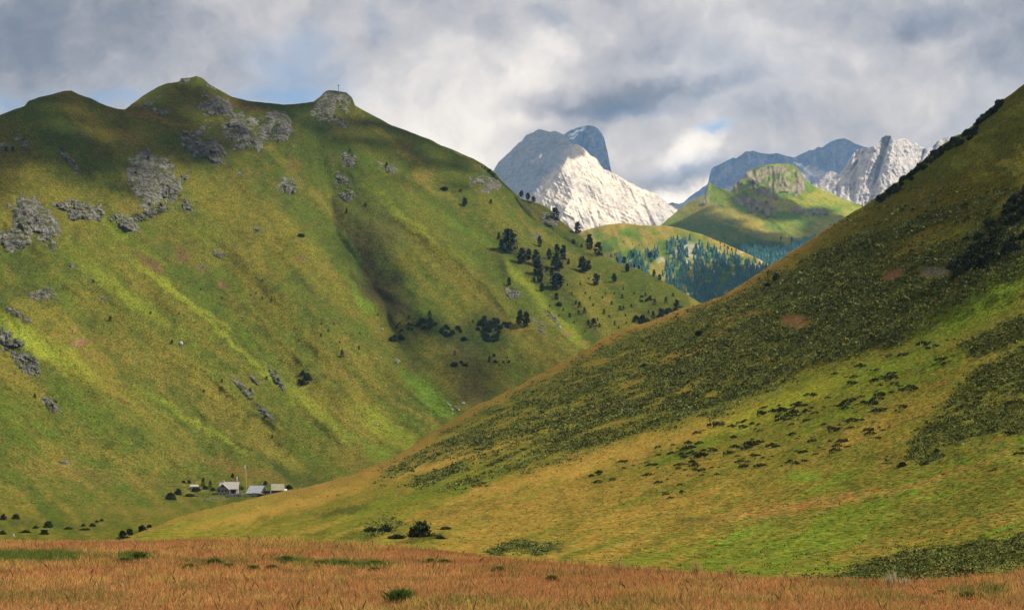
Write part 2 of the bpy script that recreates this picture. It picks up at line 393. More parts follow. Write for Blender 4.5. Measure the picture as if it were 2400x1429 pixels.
DENSE = [  # shrub heath: polygon, density, softness px
 ([(900,1100),(1010,1030),(1200,925),(1480,780),(1700,700),(1900,600),(2120,500),(2330,470),(2500,430),(2500,560),(2400,640),(2230,720),(2100,800),(1940,850),(1830,900),(1700,965),(1600,985),(1500,1018),(1400,1050),(1280,1090),(1150,1120),(1060,1148),(980,1142),(900,1128)], .85, 40),
 ([(2120,1060),(2180,980),(2260,900),(2320,850),(2410,800),(2500,780),(2500,1000),(2400,1010),(2300,1020),(2200,1050),(2130,1075)], .75, 25),
 ([(2080,1080),(2150,1050),(2230,1060),(2180,1085)], .7, 14),
 ([(2250,800),(2330,770),(2410,740),(2500,700),(2500,790),(2400,800),(2300,840)], .7, 20),
 ([(1790,1370),(1960,1345),(2060,1310),(2180,1280),(2320,1262),(2420,1250),(2420,1350),(2300,1350),(2150,1370),(1960,1372)], .8, 16),
 ([(1140,1292),(1190,1272),(1300,1266),(1330,1276),(1280,1292),(1200,1300)], .8, 10),
 ([(640,1255),(760,1232),(900,1215),(960,1225),(940,1240),(800,1250)], .6, 6), ([(1960,1345),(2100,1300),(2260,1275),(2300,1300),(2100,1350)], .6, 10),
 ([(740,1210),(800,1188),(880,1188),(860,1205),(780,1214)], .7, 8),
 ([(690,1252),(790,1240),(880,1222),(960,1236),(940,1262),(800,1262)], .45, 10),
 ([(860,1134),(920,1112),(1000,1096),(1060,1100),(1000,1130),(900,1142)], .45, 10),
]
def heath(px, py, both=False):
    w = fbm(px / 45., py / 20., 4, 91, .6) * 16
    d = 0 * px
    for pol, den, soft in DENSE:
        q = poly_dist(px, py, pol)
        s = np.minimum(soft, 40)
        d = np.maximum(d, den * sstep(-s * .5, s * .5, q + w))
    ha, hb = rot(px, py, -20)
    d0 = d
    st_ = sstep(-.52, -.02, fbm(ha / 60., hb / 8., 4, 291, .6) + .35 * sstep(1200, 1500, px) * sstep(900, 700, py))
    d = d * np.where(py > 1165, .4 + .6 * st_, st_)
    for cx, cy, rx, ry in ((2095,640,36,11),(2075,650,16,8),(2190,637,38,15),(1868,752,36,18),(1768,735,16,6),(2260,630,13,7)):
        d = d * sstep(.7, 1.3, np.sqrt(((px - cx + w) / rx) ** 2 + ((py - cy + .4 * w) / ry) ** 2))
    # grassy lanes running across the heath
    lane = fbm(rot(px, py, -22)[0] / 260., rot(px, py, -22)[1] / 24., 4, 92, .6)
    low = sstep(1500, 1000, px) * sstep(960, 1030, py)
    up = sstep(1850, 2150, px) * sstep(640, 520, py)
    d = np.maximum(d, .42 * sstep(620, 480, py) * sstep(1880, 2000, px)) * (.7 + .3 * sstep(-.3, .25, fbm(px / 70., py / 28., 4, 99, .6)))
    d = d * (1 - (.4 + .55 * np.clip(low + up, 0, 1)) * sstep(.05, .4, lane - .1 + .25 * low + .25 * up))
    return (d, d0) if both else d
def tintR(px, py, dy):
    a, b = rot(px, py, -22)
    w = 18 * fbm(px / 90., py / 60., 3, 93)
    s = fbm(a / 330., (b + w) / 22., 5, 94, .6)
    s2 = fbm(a / 600., (b + w) / 60., 4, 95)
    fine = fbm(px / 12., py / 5., 4, 96, .65)
    C = lerp(lerp(GREEN, OLIVE, .4 + 0 * s) * 1.15, GOLD, (.38 + .3 * sstep(2000, 1100, px + (py - 1000) * -.6)) * sstep(-.35, .35, s + .5 * s2 + .2 * fine))
    C = lerp(C, LUSH, .7 * sstep(.05, .45, -s2 + .4 * s))
    C = lerp(C, RUST, .28 * sstep(.12, .5, fbm(a / 90., b / 12., 5, 97, .65)))
    C = lerp(C, DARKG, .35 * sstep(.15, .5, fbm(px / 50., py / 16., 5, 98, .65)))
    H, H0 = heath(px, py, True)
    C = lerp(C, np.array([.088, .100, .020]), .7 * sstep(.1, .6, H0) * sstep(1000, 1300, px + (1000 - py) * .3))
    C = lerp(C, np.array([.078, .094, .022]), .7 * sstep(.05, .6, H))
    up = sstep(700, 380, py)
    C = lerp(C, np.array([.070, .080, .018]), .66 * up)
    C = lerp(C, GOLD * 1.15, .35 * sstep(1.0, .0, H * 2) * sstep(1080, 980, py + (px - 1500) * .18) * sstep(2100, 1500, px))
    C = lerp(C, RUST * .9, .3 * sstep(26, 4, dy) * sstep(2060, 1900, px))
    items = [(1500,1050,260,26,-17,GOLD*1.25,.75,.8),(1250,1125,260,18,-14,GOLD*1.2,.7,.8),(1850,940,190,22,-24,LIME*1.1,.7,.8),(2100,860,170,26,-24,LUSH*1.15,.7,.8),(2300,705,170,50,-28,LUSH*1.2,.9,.7),
      (2060,1000,150,20,-22,GOLD,.6,.8),(1880,1112,45,14,-10,LUSH*1.25,.85,.6),(2220,1150,60,10,-18,LUSH*1.2,.8,.6),(1700,1260,110,10,-14,LUSH*1.3,.75,.7),(1640,1222,40,8,-10,DARKG*1.4,.6,.6),(1940,1330,60,10,-8,LUSH,.8,.6),(2200,1210,200,34,-10,GREEN,.55,.9),
      (2330,1130,130,50,-10,GREEN*.95,.5,.9),(1900,1180,300,14,-10,RUST*.95,.55,.8),(2250,1100,160,10,-18,RUST,.5,.8),(1500,1200,200,14,-12,GOLD*1.1,.5,.9),(2100,1330,120,24,-4,DARKG,.6,.7),(2300,1300,110,26,-4,DARKG,.6,.7),(2210,1338,90,12,0,RUST*.7,.6,.7),
      (1260,1284,70,14,0,DARKG,.8,.5),(800,1200,70,10,-6,DARKG*1.1,.7,.5),(860,1250,100,12,-8,DARKG,.6,.6),(985,1262,70,10,0,DARKG*.8,.7,.6),
      (2095,640,34,9,-24,EARTH*.8,.9,.35),(2075,650,16,7,-20,EARTH*.9,.9,.35),(2190,637,36,14,-14,GREYR*.8,.75,.5),(2260,630,12,6,0,EARTH*.5,.7,.5),(1868,752,34,17,-10,EARTH*.62,.8,.45),(1768,735,16,5,-35,EARTH*.7,.8,.4),(1980,680,14,4,0,EARTH*.6,.7,.5),
      (1700,760,60,6,-33,GOLD,.8,.6),(1400,965,60,7,-18,STRAW*1.1,.85,.5),(1300,1000,90,7,-22,LIME,.8,.6),(1200,1035,160,7,-17,STRAW,.7,.7),(1050,1085,140,8,-16,GOLD*1.2,.8,.6),(1400,920,150,6,-26,LIME,.55,.7),(1560,850,100,6,-30,GOLD,.5,.7),(1660,800,80,5,-33,GOLD*1.1,.7,.6),
      (2180,710,60,40,0,LUSH*.8,.4,.8),(2330,560,90,60,-40,DARKG*.8,.6,.7),(2280,640,90,20,-20,DARKG*.9,.6,.7),(2200,500,160,60,-45,OLIVE*.9,.5,.9),(2150,560,160,12,-42,GOLD*.7,.4,.9),
      (700,1180,160,12,-14,GOLD*1.2,.6,.8),(560,1215,180,12,-14,GOLD*1.1,.6,.8)]
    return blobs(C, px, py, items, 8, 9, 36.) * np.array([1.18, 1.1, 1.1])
# ------------------------------------------------------------------ forested hill, far hill
skyM = [(1150,640),(1250,590),(1310,556),(1345,548),(1371,540),(1400,531),(1430,525),(1470,523),(1500,528),(1560,529),(1590,534),(1640,548),(1680,564),(1720,580),(1760,598),(1800,618),(1850,640),(1950,690),(2150,780)]
MC = [1150, 1371, 1470, 1640, 1850, 2150]
def reliefM(px, py, dy):
    return 22 * fbm(px / 70., py / 60., 4, 101) - 14 * ridged(rot(px, py, 62)[0] / 160., rot(px, py, 62)[1] / 34., 3, 102) + 6 * fbm(px / 12., py / 12., 3, 103)
MM = Layer(MC, skyM, ys=[[720,690,690,700,740,860], [860,850,840,840,850,960]], Ys=[[2900,2900,2900,2800,2650,2500],[2450,2400,2350,2350,2350,2300],[2050,2000,2000,2000,2000,2000]], relief=reliefM, jag=(1.2, 20), seed=5, smooth=70)
WOOD = [([(1560,600),(1568,575),(1600,562),(1640,572),(1690,592),(1740,612),(1800,625),(1880,650),(1900,760),(1600,760),(1560,690),(1510,650),(1560,650)], 1.0, 8),
        ([(1440,606),(1480,600),(1505,606),(1530,640),(1500,650),(1450,625)], .8, 6), ([(1515,590),(1535,585),(1545,605),(1525,612)], .9, 4), ([(1474,592),(1488,590),(1490,602),(1474,602)], .8, 3)]
def wood(px, py):
    w = fbm(px / 14., py / 14., 4, 111, .6) * 9; d = 0 * px
    for pol, den, s in WOOD: d = np.maximum(d, den * sstep(-s, s, poly_dist(px, py, pol) + w))
    gap = fbm(px / 12., py / 16., 4, 112, .65)
    return d * (1 - .95 * sstep(.05, .28, gap))
def tintM(px, py, dy):
    g = fbm(px / 40., py / 26., 5, 113, .6); s = fbm(rot(px, py, 55)[0] / 90., rot(px, py, 55)[1] / 14., 4, 114)
    C = lerp(LUSH * 1.25 + 0 * px[..., None], STRAW * 1.15, sstep(-.3, .3, g + .6 * s))
    C = lerp(C, GOLD * 1.3, .5 * sstep(22, 0, dy))
    C = lerp(C, LUSH * .8, .4 * sstep(.1, .5, -g + .3 * s))
    W = wood(px, py)
    C = lerp(C, np.array([.07, .15, .07]), .6 * W)
    rk = fbm(px / 9., py / 16., 4, 115, .6)
    C = lerp(C, np.array([.36, .33, .28]), .8 * sstep(.3, .45, rk) * sstep(1540, 1580, px) * sstep(560, 600, py))
    C = blobs(C, px, py, [(1618,585,34,20,20,np.array([.34,.31,.25]),.75,.7),(1420,585,18,12,0,LUSH*.5,.6,.8),(1500,570,30,12,40,LUSH*.6,.4,.8),(1450,600,14,14,0,LUSH*.6,.6,.8),(1553,610,14,8,20,np.array([.36,.33,.28]),.7,.6),(1690,615,12,10,0,np.array([.36,.33,.28]),.7,.6),(1755,625,18,6,25,np.array([.40,.36,.3]),.8,.6)], 5, 12, 14.)
    return C
skyF = [(1350,590),(1480,556),(1552,526),(1566,512),(1578,503),(1590,492),(1600,484),(1617,472),(1640,463),(1654,458),(1656,440),(1662,427),(1668,432),(1690,441),(1712,449),(1719,440),(1722,430),(1742,418),(1744,408),(1756,399),(1775,392),(1805,385),(1845,383),(1862,388),
 (1874,400),(1884,414),(1890,424),(1905,434),(1940,450),(1975,466),(2005,476),(2030,484),(2060,500),(2120,530),(2250,600),(2450,700)]
FC = [1350, 1560, 1700, 1830, 2030, 2450]
def cliffs(px, py):
    """cliff bands of the far hill: 1 on rock"""
    w = 5 * fbm(px / 9., py / 9., 4, 121, .6)
    m = 0 * px
    for pol in ([(1742,406),(1800,391),(1850,386),(1880,406),(1892,445),(1866,462),(1830,448),(1790,432),(1748,425),(1738,432),(1720,446),(1722,430)],
                [(1760,432),(1800,440),(1826,452),(1822,466),(1790,462),(1758,448)],
                [(1724,442),(1740,440),(1752,460),(1776,468),(1810,470),(1822,500),(1800,508),(1776,490),(1758,498),(1735,480),(1720,466)],
                [(1655,440),(1663,428),(1667,440),(1664,458),(1652,462)], [(1852,488),(1870,484),(1900,490),(1935,488),(1940,500),(1920,504),(1890,500),(1860,498)], [(1636,474),(1655,468),(1664,478),(1640,482)]):
        m = np.maximum(m, sstep(-2.5, 2.5, poly_dist(px, py, pol) + w))
    return m
def reliefF(px, py, dy):
    c = cliffs(px, py)
    return 34 * fbm(px / 90., py / 60., 4, 122) - 26 * ridged(rot(px, py, 40)[0] / 260., rot(px, py, 40)[1] / 42., 3, 123) + c * (22 * fbm(px / 5., py / 14., 4, 124, .6) - 30 * ridged(px / 9., py / 40., 3, 125)) + 5 * fbm(px / 9., py / 9., 3, 126)
MF = Layer(FC, skyF, ys=[[640,580,570,570,590,760], [760,760,760,740,740,900]], Ys=[[4300,4400,4500,4600,4400,4100],[3800,3800,3800,3800,3800,3600],[3100,3050,3050,3100,3150,3100]], relief=reliefF, jag=(1.0, 12), seed=6, smooth=50)
def tintF(px, py, dy):
    g = fbm(px / 70., py / 34., 5, 127, .6); s = fbm(rot(px, py, 22)[0] / 160., rot(px, py, 22)[1] / 16., 5, 128, .6)
    C = lerp(LUSH * 1.4 + 0 * px[..., None], np.array([.23,.23,.035]), sstep(-.25, .35, g + .6 * s))
    C = blobs(C, px, py, [(1680,540,130,30,18,LUSH*.7,.6,.8),(1640,575,110,20,10,LUSH*.5,.6,.8),(1720,500,100,8,26,STRAW*1.3,.7,.8),(1800,540,120,9,18,STRAW*1.3,.7,.8),(1900,545,90,9,24,LIME,.6,.8),(1780,560,90,10,14,LUSH*.7,.5,.8),(1690,455,30,12,20,LIME,.7,.7),(1640,485,40,10,-10,STRAW*1.1,.7,.8),
        (1780,580,80,14,4,np.array([.03,.07,.04]),.8,.5),(1850,590,60,18,-6,np.array([.03,.07,.04]),.9,.5),(1870,575,60,6,-20,LIME*.8,.5,.8)], 7, 14, 22.)
    c = cliffs(px, py)
    rk = lerp(np.array([.24, .21, .17]) + 0 * px[..., None], np.array([.13, .13, .06]), sstep(-.2, .4, fbm(px / 5., py / 10., 4, 129, .6)))
    return lerp(C, rk, c * .9 * sstep(-.35, .0, fbm(px / 12., py / 12., 3, 130)))
# ------------------------------------------------------------------ rock massifs
skyW = [(950,600),(1080,480),(1130,430),(1158,398),(1168,380),(1190,360),(1207,343),(1223,330),(1232,318),(1247,311),(1262,303),(1275,305),(1290,309),(1298,307),(1310,310),(1322,316),(1333,330),(1343,340),(1352,339),(1360,342),(1372,352),(1384,364),(1398,372),(1408,388),(1415,397),(1430,402),
 (1446,411),(1462,420),(1480,430),(1500,440),(1530,451),(1548,462),(1563,474),(1578,486),(1590,494),(1640,530),(1760,600)]
WC = [950, 1165, 1262, 1345, 1435, 1580, 1760]
def reliefW(px, py, dy):
    f = sstep(0, 14, dy)
    r = 60 * fbm(px / 120., py / 100., 3, 131)
    a, b = rot(px, py, 62)
    left = sstep(1420, 1300, px)
    a3, b3 = rot(px, py, 118)
    r = r - 62 * f * ridged(a3 / 170., b3 / 46., 4, 132) * left - 50 * f * ridged(a / 150., b / 40., 4, 133) * (1 - left)
    r = r - 26 * ridged(rot(px, py, 60)[0] / 60., rot(px, py, 60)[1] / 20., 4, 134, .55) - 9 * ridged(rot(px, py, 28)[0] / 70., rot(px, py, 28)[1] / 8., 3, 335) - 8 * ridged(rot(px, py, 70)[0] / 40., rot(px, py, 70)[1] / 6., 3, 336) + 3 * fbm(px / 6., py / 6., 3, 135, .55)
    # the white rib coming down from the shoulder
    rib = np.interp(py, [340, 380, 440, 520, 600], [1347, 1325, 1290, 1240, 1200])
    r = r - 150 * np.exp(-np.abs(px - rib) / 36.) * sstep(335, 360, py) * (1 - sstep(460, 560, py))
    r = r + np.where(px < rib, 1.3, .25) * 40 * sstep(0, 60, np.abs(px - rib))
    return r
MW = Layer(WC, skyW, ys=[[640,560,520,500,510,540,640], [760,700,660,640,640,650,720]], Ys=[[8500,8350,8350,8050,7900,7500,7300],[7700,7400,7250,7100,7100,7050,6900],[7100,6600,6400,6400,6400,6500,6500]], relief=reliefW, jag=(2.0, 9), seed=7, smooth=50)
def tintW(px, py, dy):
    g = fbm(px / 50., py / 40., 5, 136, .6)
    one = np.ones(px.shape + (3,))
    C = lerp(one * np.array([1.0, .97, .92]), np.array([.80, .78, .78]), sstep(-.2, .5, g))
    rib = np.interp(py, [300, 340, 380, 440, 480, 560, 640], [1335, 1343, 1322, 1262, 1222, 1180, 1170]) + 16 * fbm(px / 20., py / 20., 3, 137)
    C = lerp(C, np.array([.34, .49, .72]), .85 * sstep(16, -24, px - rib))   # blue shade of the left summit, painted into the rock tint
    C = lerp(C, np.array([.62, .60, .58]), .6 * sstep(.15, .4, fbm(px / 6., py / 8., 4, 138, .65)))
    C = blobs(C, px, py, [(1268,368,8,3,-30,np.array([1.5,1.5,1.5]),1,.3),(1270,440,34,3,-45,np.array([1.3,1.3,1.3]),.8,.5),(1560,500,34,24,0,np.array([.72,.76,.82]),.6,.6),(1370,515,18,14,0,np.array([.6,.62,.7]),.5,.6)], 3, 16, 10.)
    return C
skyP = [(1200,420),(1260,380),(1300,335),(1322,316),(1335,306),(1345,301),(1360,298),(1380,294),(1392,296),(1402,303),(1410,312),(1417,326),(1420,342),(1424,356),(1428,378),(1431,395),(1436,410),(1450,440),(1500,520)]
PC = [1200, 1330, 1400, 1440, 1500]
MP = Layer(PC, skyP, ys=[[560,560,560,560,600]], Ys=[[9700,9400,9200,9150,9100],[9000,8900,8750,8700,8700]],
   relief=lambda px, py, dy: -50 * ridged(px / 26., py / 120., 4, 141) + 20 * fbm(px / 9., py / 16., 4, 142, .6), jag=(1.2, 8), seed=8, smooth=40)
def tintP(px, py, dy):
    one = np.ones(px.shape + (3,)); C = one * np.array([.28, .43, .66]); C = lerp(C, np.array([.5, .56, .64]), sstep(-.2, .5, fbm(px / 8., py / 20., 4, 143, .6)))  # base tint carries the blue shade lying on this peak
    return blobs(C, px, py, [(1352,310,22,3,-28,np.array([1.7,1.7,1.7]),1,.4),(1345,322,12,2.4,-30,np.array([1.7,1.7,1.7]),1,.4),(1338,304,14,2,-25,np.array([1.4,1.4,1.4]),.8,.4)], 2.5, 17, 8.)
skyQ = [(1480,560),(1545,500),(1563,478),(1575,474),(1590,478),(1602,474),(1612,464),(1625,455),(1645,441),(1659,432),(1663,412),(1666,398),(1672,392),(1690,383),(1710,373),(1718,369),(1726,371),(1748,355),(1765,354),(1785,359),(1800,361),(1820,359),(1840,365),(1862,369),(1872,364),(1895,353),(1908,351),(1918,344),(1926,346),
 (1945,333),(1960,327),(1978,324),(1990,328),(2005,337),(2025,344),(2060,352),(2150,380),(2300,400)]
QC = [1480, 1600, 1760, 1870, 1980, 2100, 2300]
MQ = Layer(QC, skyQ, ys=[[600,590,600,600,600,600,640]], Ys=[[9300,9600,9700,10000,9900,9800,9700],[8700,8900,8900,8900,8900,8900,8900]],
   relief=lambda px, py, dy: -75 * ridged(px / 34., py / 130., 4, 151) + 24 * fbm(px / 9., py / 16., 4, 152, .6) + 60 * fbm(px / 80., py / 60., 2, 153), jag=(1.6, 9), seed=9, smooth=60)
def tintQ(px, py, dy):
    one = np.ones(px.shape + (3,)); C = one * np.array([.31, .44, .66]); C = lerp(C, np.array([.52, .56, .62]), sstep(-.2, .5, fbm(px / 9., py / 22., 4, 154, .6)))  # blue shade of the range is mixed into its rock tint
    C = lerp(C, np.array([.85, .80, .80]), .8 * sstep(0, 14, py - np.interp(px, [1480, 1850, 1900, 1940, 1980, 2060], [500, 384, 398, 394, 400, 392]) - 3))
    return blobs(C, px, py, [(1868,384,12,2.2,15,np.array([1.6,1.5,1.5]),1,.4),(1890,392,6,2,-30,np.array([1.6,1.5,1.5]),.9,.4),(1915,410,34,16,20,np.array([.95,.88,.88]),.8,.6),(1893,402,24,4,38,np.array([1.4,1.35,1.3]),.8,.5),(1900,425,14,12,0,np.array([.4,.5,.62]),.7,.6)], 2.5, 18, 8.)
skyC = [(1820,500),(1880,446),(1900,436),(1918,432),(1925,424),(1938,406),(1950,402),(1965,408),(1975,398),(1985,384),(1992,372),(2000,360),(2008,352),(2020,346),(2032,347),(2045,344),(2052,346),(2058,336),(2064,330),(2066,323),(2074,318),(2085,317),(2092,320),(2098,330),(2105,326),(2118,325),(2130,331),(2138,338),(2148,333),(2154,341),(2160,345),(2176,348),(2188,340),(2200,330),(2212,321),(2226,322),(2240,316),(2258,311),(2300,300),(2420,290)]
CC = [1820, 1930, 2010, 2080, 2170, 2280, 2420]
def reliefC(px, py, dy):
    r = -58 * ridged((px + .25 * py) / 44., py / 90., 4, 161, .55) + 24 * fbm(px / 9., py / 10., 4, 162, .62) - 50 * ridged((px + .5 * py) / 70., py / 200., 2, 163)
    for (x0, y0, x1, y1, w, a) in ((2085,322,2050,440,15,150),(2040,335,1985,420,16,110),(2168,348,2150,400,10,90),(2195,335,2175,390,9,80),(2012,380,2000,470,9,70),(2060,430,2040,480,12,60)):
        xx = np.interp(py, [y0, y1], [x0, x1]); d = px - xx
        r = r + a * np.where(d < 0, np.clip(1 + d / (w * 1.6), 0, 1), np.clip(1 - d / 4., 0, 1)) * sstep(y0 - 6, y0 + 10, py) * (1 - sstep(y1 - 15, y1 + 15, py))
    return r
MCG = Layer(CC, skyC, ys=[[560,500,480,470,470,460,460], [640,620,600,600,600,600,600]], Ys=[[8000,8000,7800,7600,7800,7900,7900],[7350,7300,7250,7150,7200,7200,7200],[6800,6700,6600,6600,6600,6600,6600]], relief=reliefC, jag=(3.2, 7), seed=10, smooth=40)
def tintC(px, py, dy):
    one = np.ones(px.shape + (3,)); C = one * np.array([.86, .85, .85]); C = lerp(C, np.array([.62, .64, .68]), .8 * sstep(-.1, .4, fbm(px / 6., py / 14., 4, 164, .62)))
    return lerp(C, np.array([1.0, .95, .9]), .6 * sstep(470, 500, py))
# ------------------------------------------------------------------ materials and meshes
m_left = terrain_mat('alpine_grass', 1.15, 1.35, .36, .6, .28)
m_right = terrain_mat('hill_grass', .7, 1.2, .5, .8, .35)
m_mid = terrain_mat('far_grass', 5, .5, .3, .4, .6)
m_far = terrain_mat('distant_grass', 9, .55, .3, .6, .6)
m_white = rock_mat('white_limestone', 120, (.60,.55,.485), (.71,.66,.585), (.42,.40,.385), .6, .8, True, vstretch=.5)
m_blue = rock_mat('shade_blue_limestone', 140, (.50,.56,.64), (.62,.67,.74), (.44,.50,.60), .7, .8, True)  # bluish base: shade of the far peaks put into the colour
m_crag = rock_mat('pale_limestone', 90, (.60,.56,.53), (.72,.68,.64), (.44,.44,.47), .8, .6, True)
far_back = ((60, 40), (200, 180), (500, 520))
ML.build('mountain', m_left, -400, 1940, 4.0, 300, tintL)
MB.build('mountain_ridge', m_left, 1010, 1590, 4.0, 70, tintB)
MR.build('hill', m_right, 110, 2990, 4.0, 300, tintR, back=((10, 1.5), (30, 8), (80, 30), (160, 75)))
MM.build('forested_hill', m_mid, 1160, 2140, 4.0, 120, tintM)
MF.build('distant_hill', m_far, 1360, 2440, 2.5, 200, tintF)
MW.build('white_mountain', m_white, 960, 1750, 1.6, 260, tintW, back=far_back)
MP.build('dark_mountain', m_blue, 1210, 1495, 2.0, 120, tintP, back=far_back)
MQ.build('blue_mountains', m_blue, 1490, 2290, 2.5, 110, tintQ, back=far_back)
MCG.build('crag_mountain', m_crag, 1825, 2415, 1.5, 220, tintC, back=far_back)
# ------------------------------------------------------------------ near meadow and the wide ground
def meadow_z(X, Y):
    px = CX + F * X / np.maximum(Y, 20) * CP
    e = np.interp(px, EDGE[:, 0], EDGE[:, 1]); eyy = edge_Y(px)
    z = .10 * fbm(X / 9., Y / 9., 3, 201) * sstep(0, 20, Y)
    z = z - .022 * np.clip(Y - eyy, 0, 40) ** 2 
    # bank the viewer stands on
    z = z + 3.35 * sstep(34, 4, Y) 
    return z
def tintG(X, Y):
    px = CX + F * X / np.maximum(Y, 20) * CP; 
    b = -CAMZ / np.maximum(Y, 20); py = CY - F * np.tan(np.arctan(b) - PITCH)
    C = np.array([.20, .12, .045]) + 0 * X[..., None]
    return lerp(C, GREEN * .9, meadow_green(px, py))
def meadow_green(px, py):
    g = 0 * px
    w = 10 * fbm(px / 60., py / 14., 4, 205, .6)
    for (cx, cy, rx, ry, a) in ((60,1304,200,17,1),(330,1306,50,12,.8),(520,1318,110,10,.6),(690,1312,60,12,.7),(830,1322,130,12,.75),(1020,1318,60,8,.55),(1180,1330,70,8,.5),(1100,1408,170,14,.55),(945,1400,46,22,.9),(150,1400,240,20,.35),(470,1380,60,16,.35),(2270,1388,90,16,.7),(2040,1400,120,14,.45),(1980,1375,120,10,.4),(1500,1415,150,10,.35),(1740,1410,120,10,.35),(1300,1345,160,8,.3)):
        r = np.sqrt(((px - cx + 2 * w) / rx) ** 2 + ((py - cy + w * .5) / ry) ** 2)
        g = np.maximum(g, a * (1 - sstep(.5, 1.15, r)))
    return g
gx = np.concatenate([np.linspace(-140, 140, 281)]); gy = np.concatenate([np.linspace(-60, 40, 41), np.linspace(41, 175, 180)])
GX, GY = np.meshgrid(gx, gy)
GZ = meadow_z(GX, GY); GZ = np.maximum(GZ, -14)
idx = np.arange(GX.size).reshape(GX.shape)
gf = np.stack([idx[:-1, :-1], idx[:-1, 1:], idx[1:, 1:], idx[1:, :-1]], -1).reshape(-1, 4)
m_meadow = terrain_mat('meadow_soil', .25, .9, .5, .6, .5)
tag(mesh_from('meadow', np.stack([GX, GY, GZ], -1).reshape(-1, 3), gf, m_meadow, attrs={'tint': tintG(GX, GY).reshape(-1, 3)}), kind='structure')
# wide ground under everything
m_base, nt, b = new_mat('valley_floor'); b.inputs['Base Color'].default_value = (.06, .08, .02, 1)
cb = mixc(nt, mrange(nt, noise(nt, objco(nt), .02, 6, .6), .35, .65, 0, 1), (.05, .08, .015), (.11, .10, .03)); nt.links.new(cb, b.inputs['Base Color'])
bx = np.linspace(-6500, 6500, 40); by = np.linspace(-1200, 11300, 40); BX, BY = np.meshgrid(bx, by)
BZ = -24 + 0 * BX
bi = np.arange(BX.size).reshape(BX.shape)
tag(mesh_from('ground', np.stack([BX, BY, BZ], -1).reshape(-1, 3), np.stack([bi[:-1, :-1], bi[:-1, 1:], bi[1:, 1:], bi[1:, :-1]], -1).reshape(-1, 4), m_base), kind='structure')
# ------------------------------------------------------------------ haze
def box_mesh(name, lo, hi, mat):
    x0, y0, z0 = lo; x1, y1, z1 = hi
    V = np.array([(x0,y0,z0),(x1,y0,z0),(x1,y1,z0),(x0,y1,z0),(x0,y0,z1),(x1,y0,z1),(x1,y1,z1),(x0,y1,z1)], float)
    Fc = np.array([(0,3,2,1),(4,5,6,7),(0,1,5,4),(1,2,6,5),(2,3,7,6),(3,0,4,7)])
    return mesh_from(name, V, Fc, mat, smooth=False)
HAZE = 3.1e-5
if HAZE:
    hm = bpy.data.materials.new('thin_haze'); hm.use_nodes = True; nt = hm.node_tree
    for n in list(nt.nodes): nt.nodes.remove(n)
    out = nt.nodes.new('ShaderNodeOutputMaterial'); pv = nt.nodes.new('ShaderNodeVolumePrincipled')
    pv.inputs['Color'].default_value = (.26, .55, 1.0, 1); pv.inputs['Absorption Color'].default_value = (1, 1, 1, 1); pv.inputs['Density'].default_value = HAZE; pv.inputs['Anisotropy'].default_value = .2
    nt.links.new(pv.outputs[0], out.inputs['Volume'])
    tag(box_mesh('haze', (-6600, -1300, -26), (6600, 11400, 2750), hm), kind='stuff')
# ------------------------------------------------------------------ sun and sky
SUN_AZ = 84.0; SUN_EL = 48.0     # azimuth clockwise from the viewing direction (+Y)
sd = np.array([math.sin(R(SUN_AZ)) * math.cos(R(SUN_EL)), math.cos(R(SUN_AZ)) * math.cos(R(SUN_EL)), math.sin(R(SUN_EL))])
sl = bpy.data.lights.new('sun', 'SUN'); sl.energy = 4.4; sl.angle = R(.53); sl.color = (1, .95, .86)
so = bpy.data.objects.new('sun', sl); COL.objects.link(so)
so.rotation_euler = Vector(sd).to_track_quat('Z', 'Y').to_euler()
W = bpy.data.worlds.new('World'); sc.world = W; W.use_nodes = True; nt = W.node_tree
bg = nt.nodes['Background']
sk = nt.nodes.new('ShaderNodeTexSky'); sk.sky_type = 'NISHITA'; sk.sun_disc = False; sk.sun_elevation = R(SUN_EL); sk.sun_rotation = R(SUN_AZ); sk.altitude = 1900; sk.air_density = 1.0; sk.dust_density = .6; sk.ozone_density = 1.5
bg.inputs['Strength'].default_value = .1
tc = nt.nodes.new('ShaderNodeTexCoord')
sep = nt.nodes.new('ShaderNodeSeparateXYZ'); nt.links.new(tc.outputs['Generated'], sep.inputs[0])
yy = mathn(nt, 'MAXIMUM', mathn(nt, 'ABSOLUTE', sep.outputs[1]), .12)
U = mathn(nt, 'DIVIDE', sep.outputs[0], yy); Vv = mathn(nt, 'DIVIDE', sep.outputs[2], yy)
cmb = nt.nodes.new('ShaderNodeCombineXYZ'); nt.links.new(U, cmb.inputs[0]); nt.links.new(Vv, cmb.inputs[1])
# cloud positions are laid out over the sky in units of direction; distorted by noise for ragged edges
def vnode(op, a, b=None):
    n = nt.nodes.new('ShaderNodeVectorMath'); n.operation = op
    for i, s in enumerate((a, b)):
        if s is None: continue
        if isinstance(s, tuple): n.inputs[i].default_value = s
        else: nt.links.new(s, n.inputs[i])
    return n
def cnoise(co, scale, det, rough):
    n = nt.nodes.new('ShaderNodeTexNoise'); n.inputs['Scale'].default_value = scale; n.inputs['Detail'].default_value = det; n.inputs['Roughness'].default_value = rough
    nt.links.new(co, n.inputs['Vector']); return n
w1 = cnoise(cmb.outputs[0], 7, 5, .6)
d1 = vnode('SUBTRACT', w1.outputs['Color'], (.5, .5, .5)); d1 = vnode('MULTIPLY', d1.outputs[0], (.07, .055, 0))
w2 = cnoise(cmb.outputs[0], 30, 4, .6)
d2 = vnode('SUBTRACT', w2.outputs['Color'], (.5, .5, .5)); d2 = vnode('MULTIPLY', d2.outputs[0], (.026, .022, 0))
P0 = vnode('ADD', cmb.outputs[0], d1.outputs[0]); P0 = vnode('ADD', P0.outputs[0], d2.outputs[0]).outputs[0]
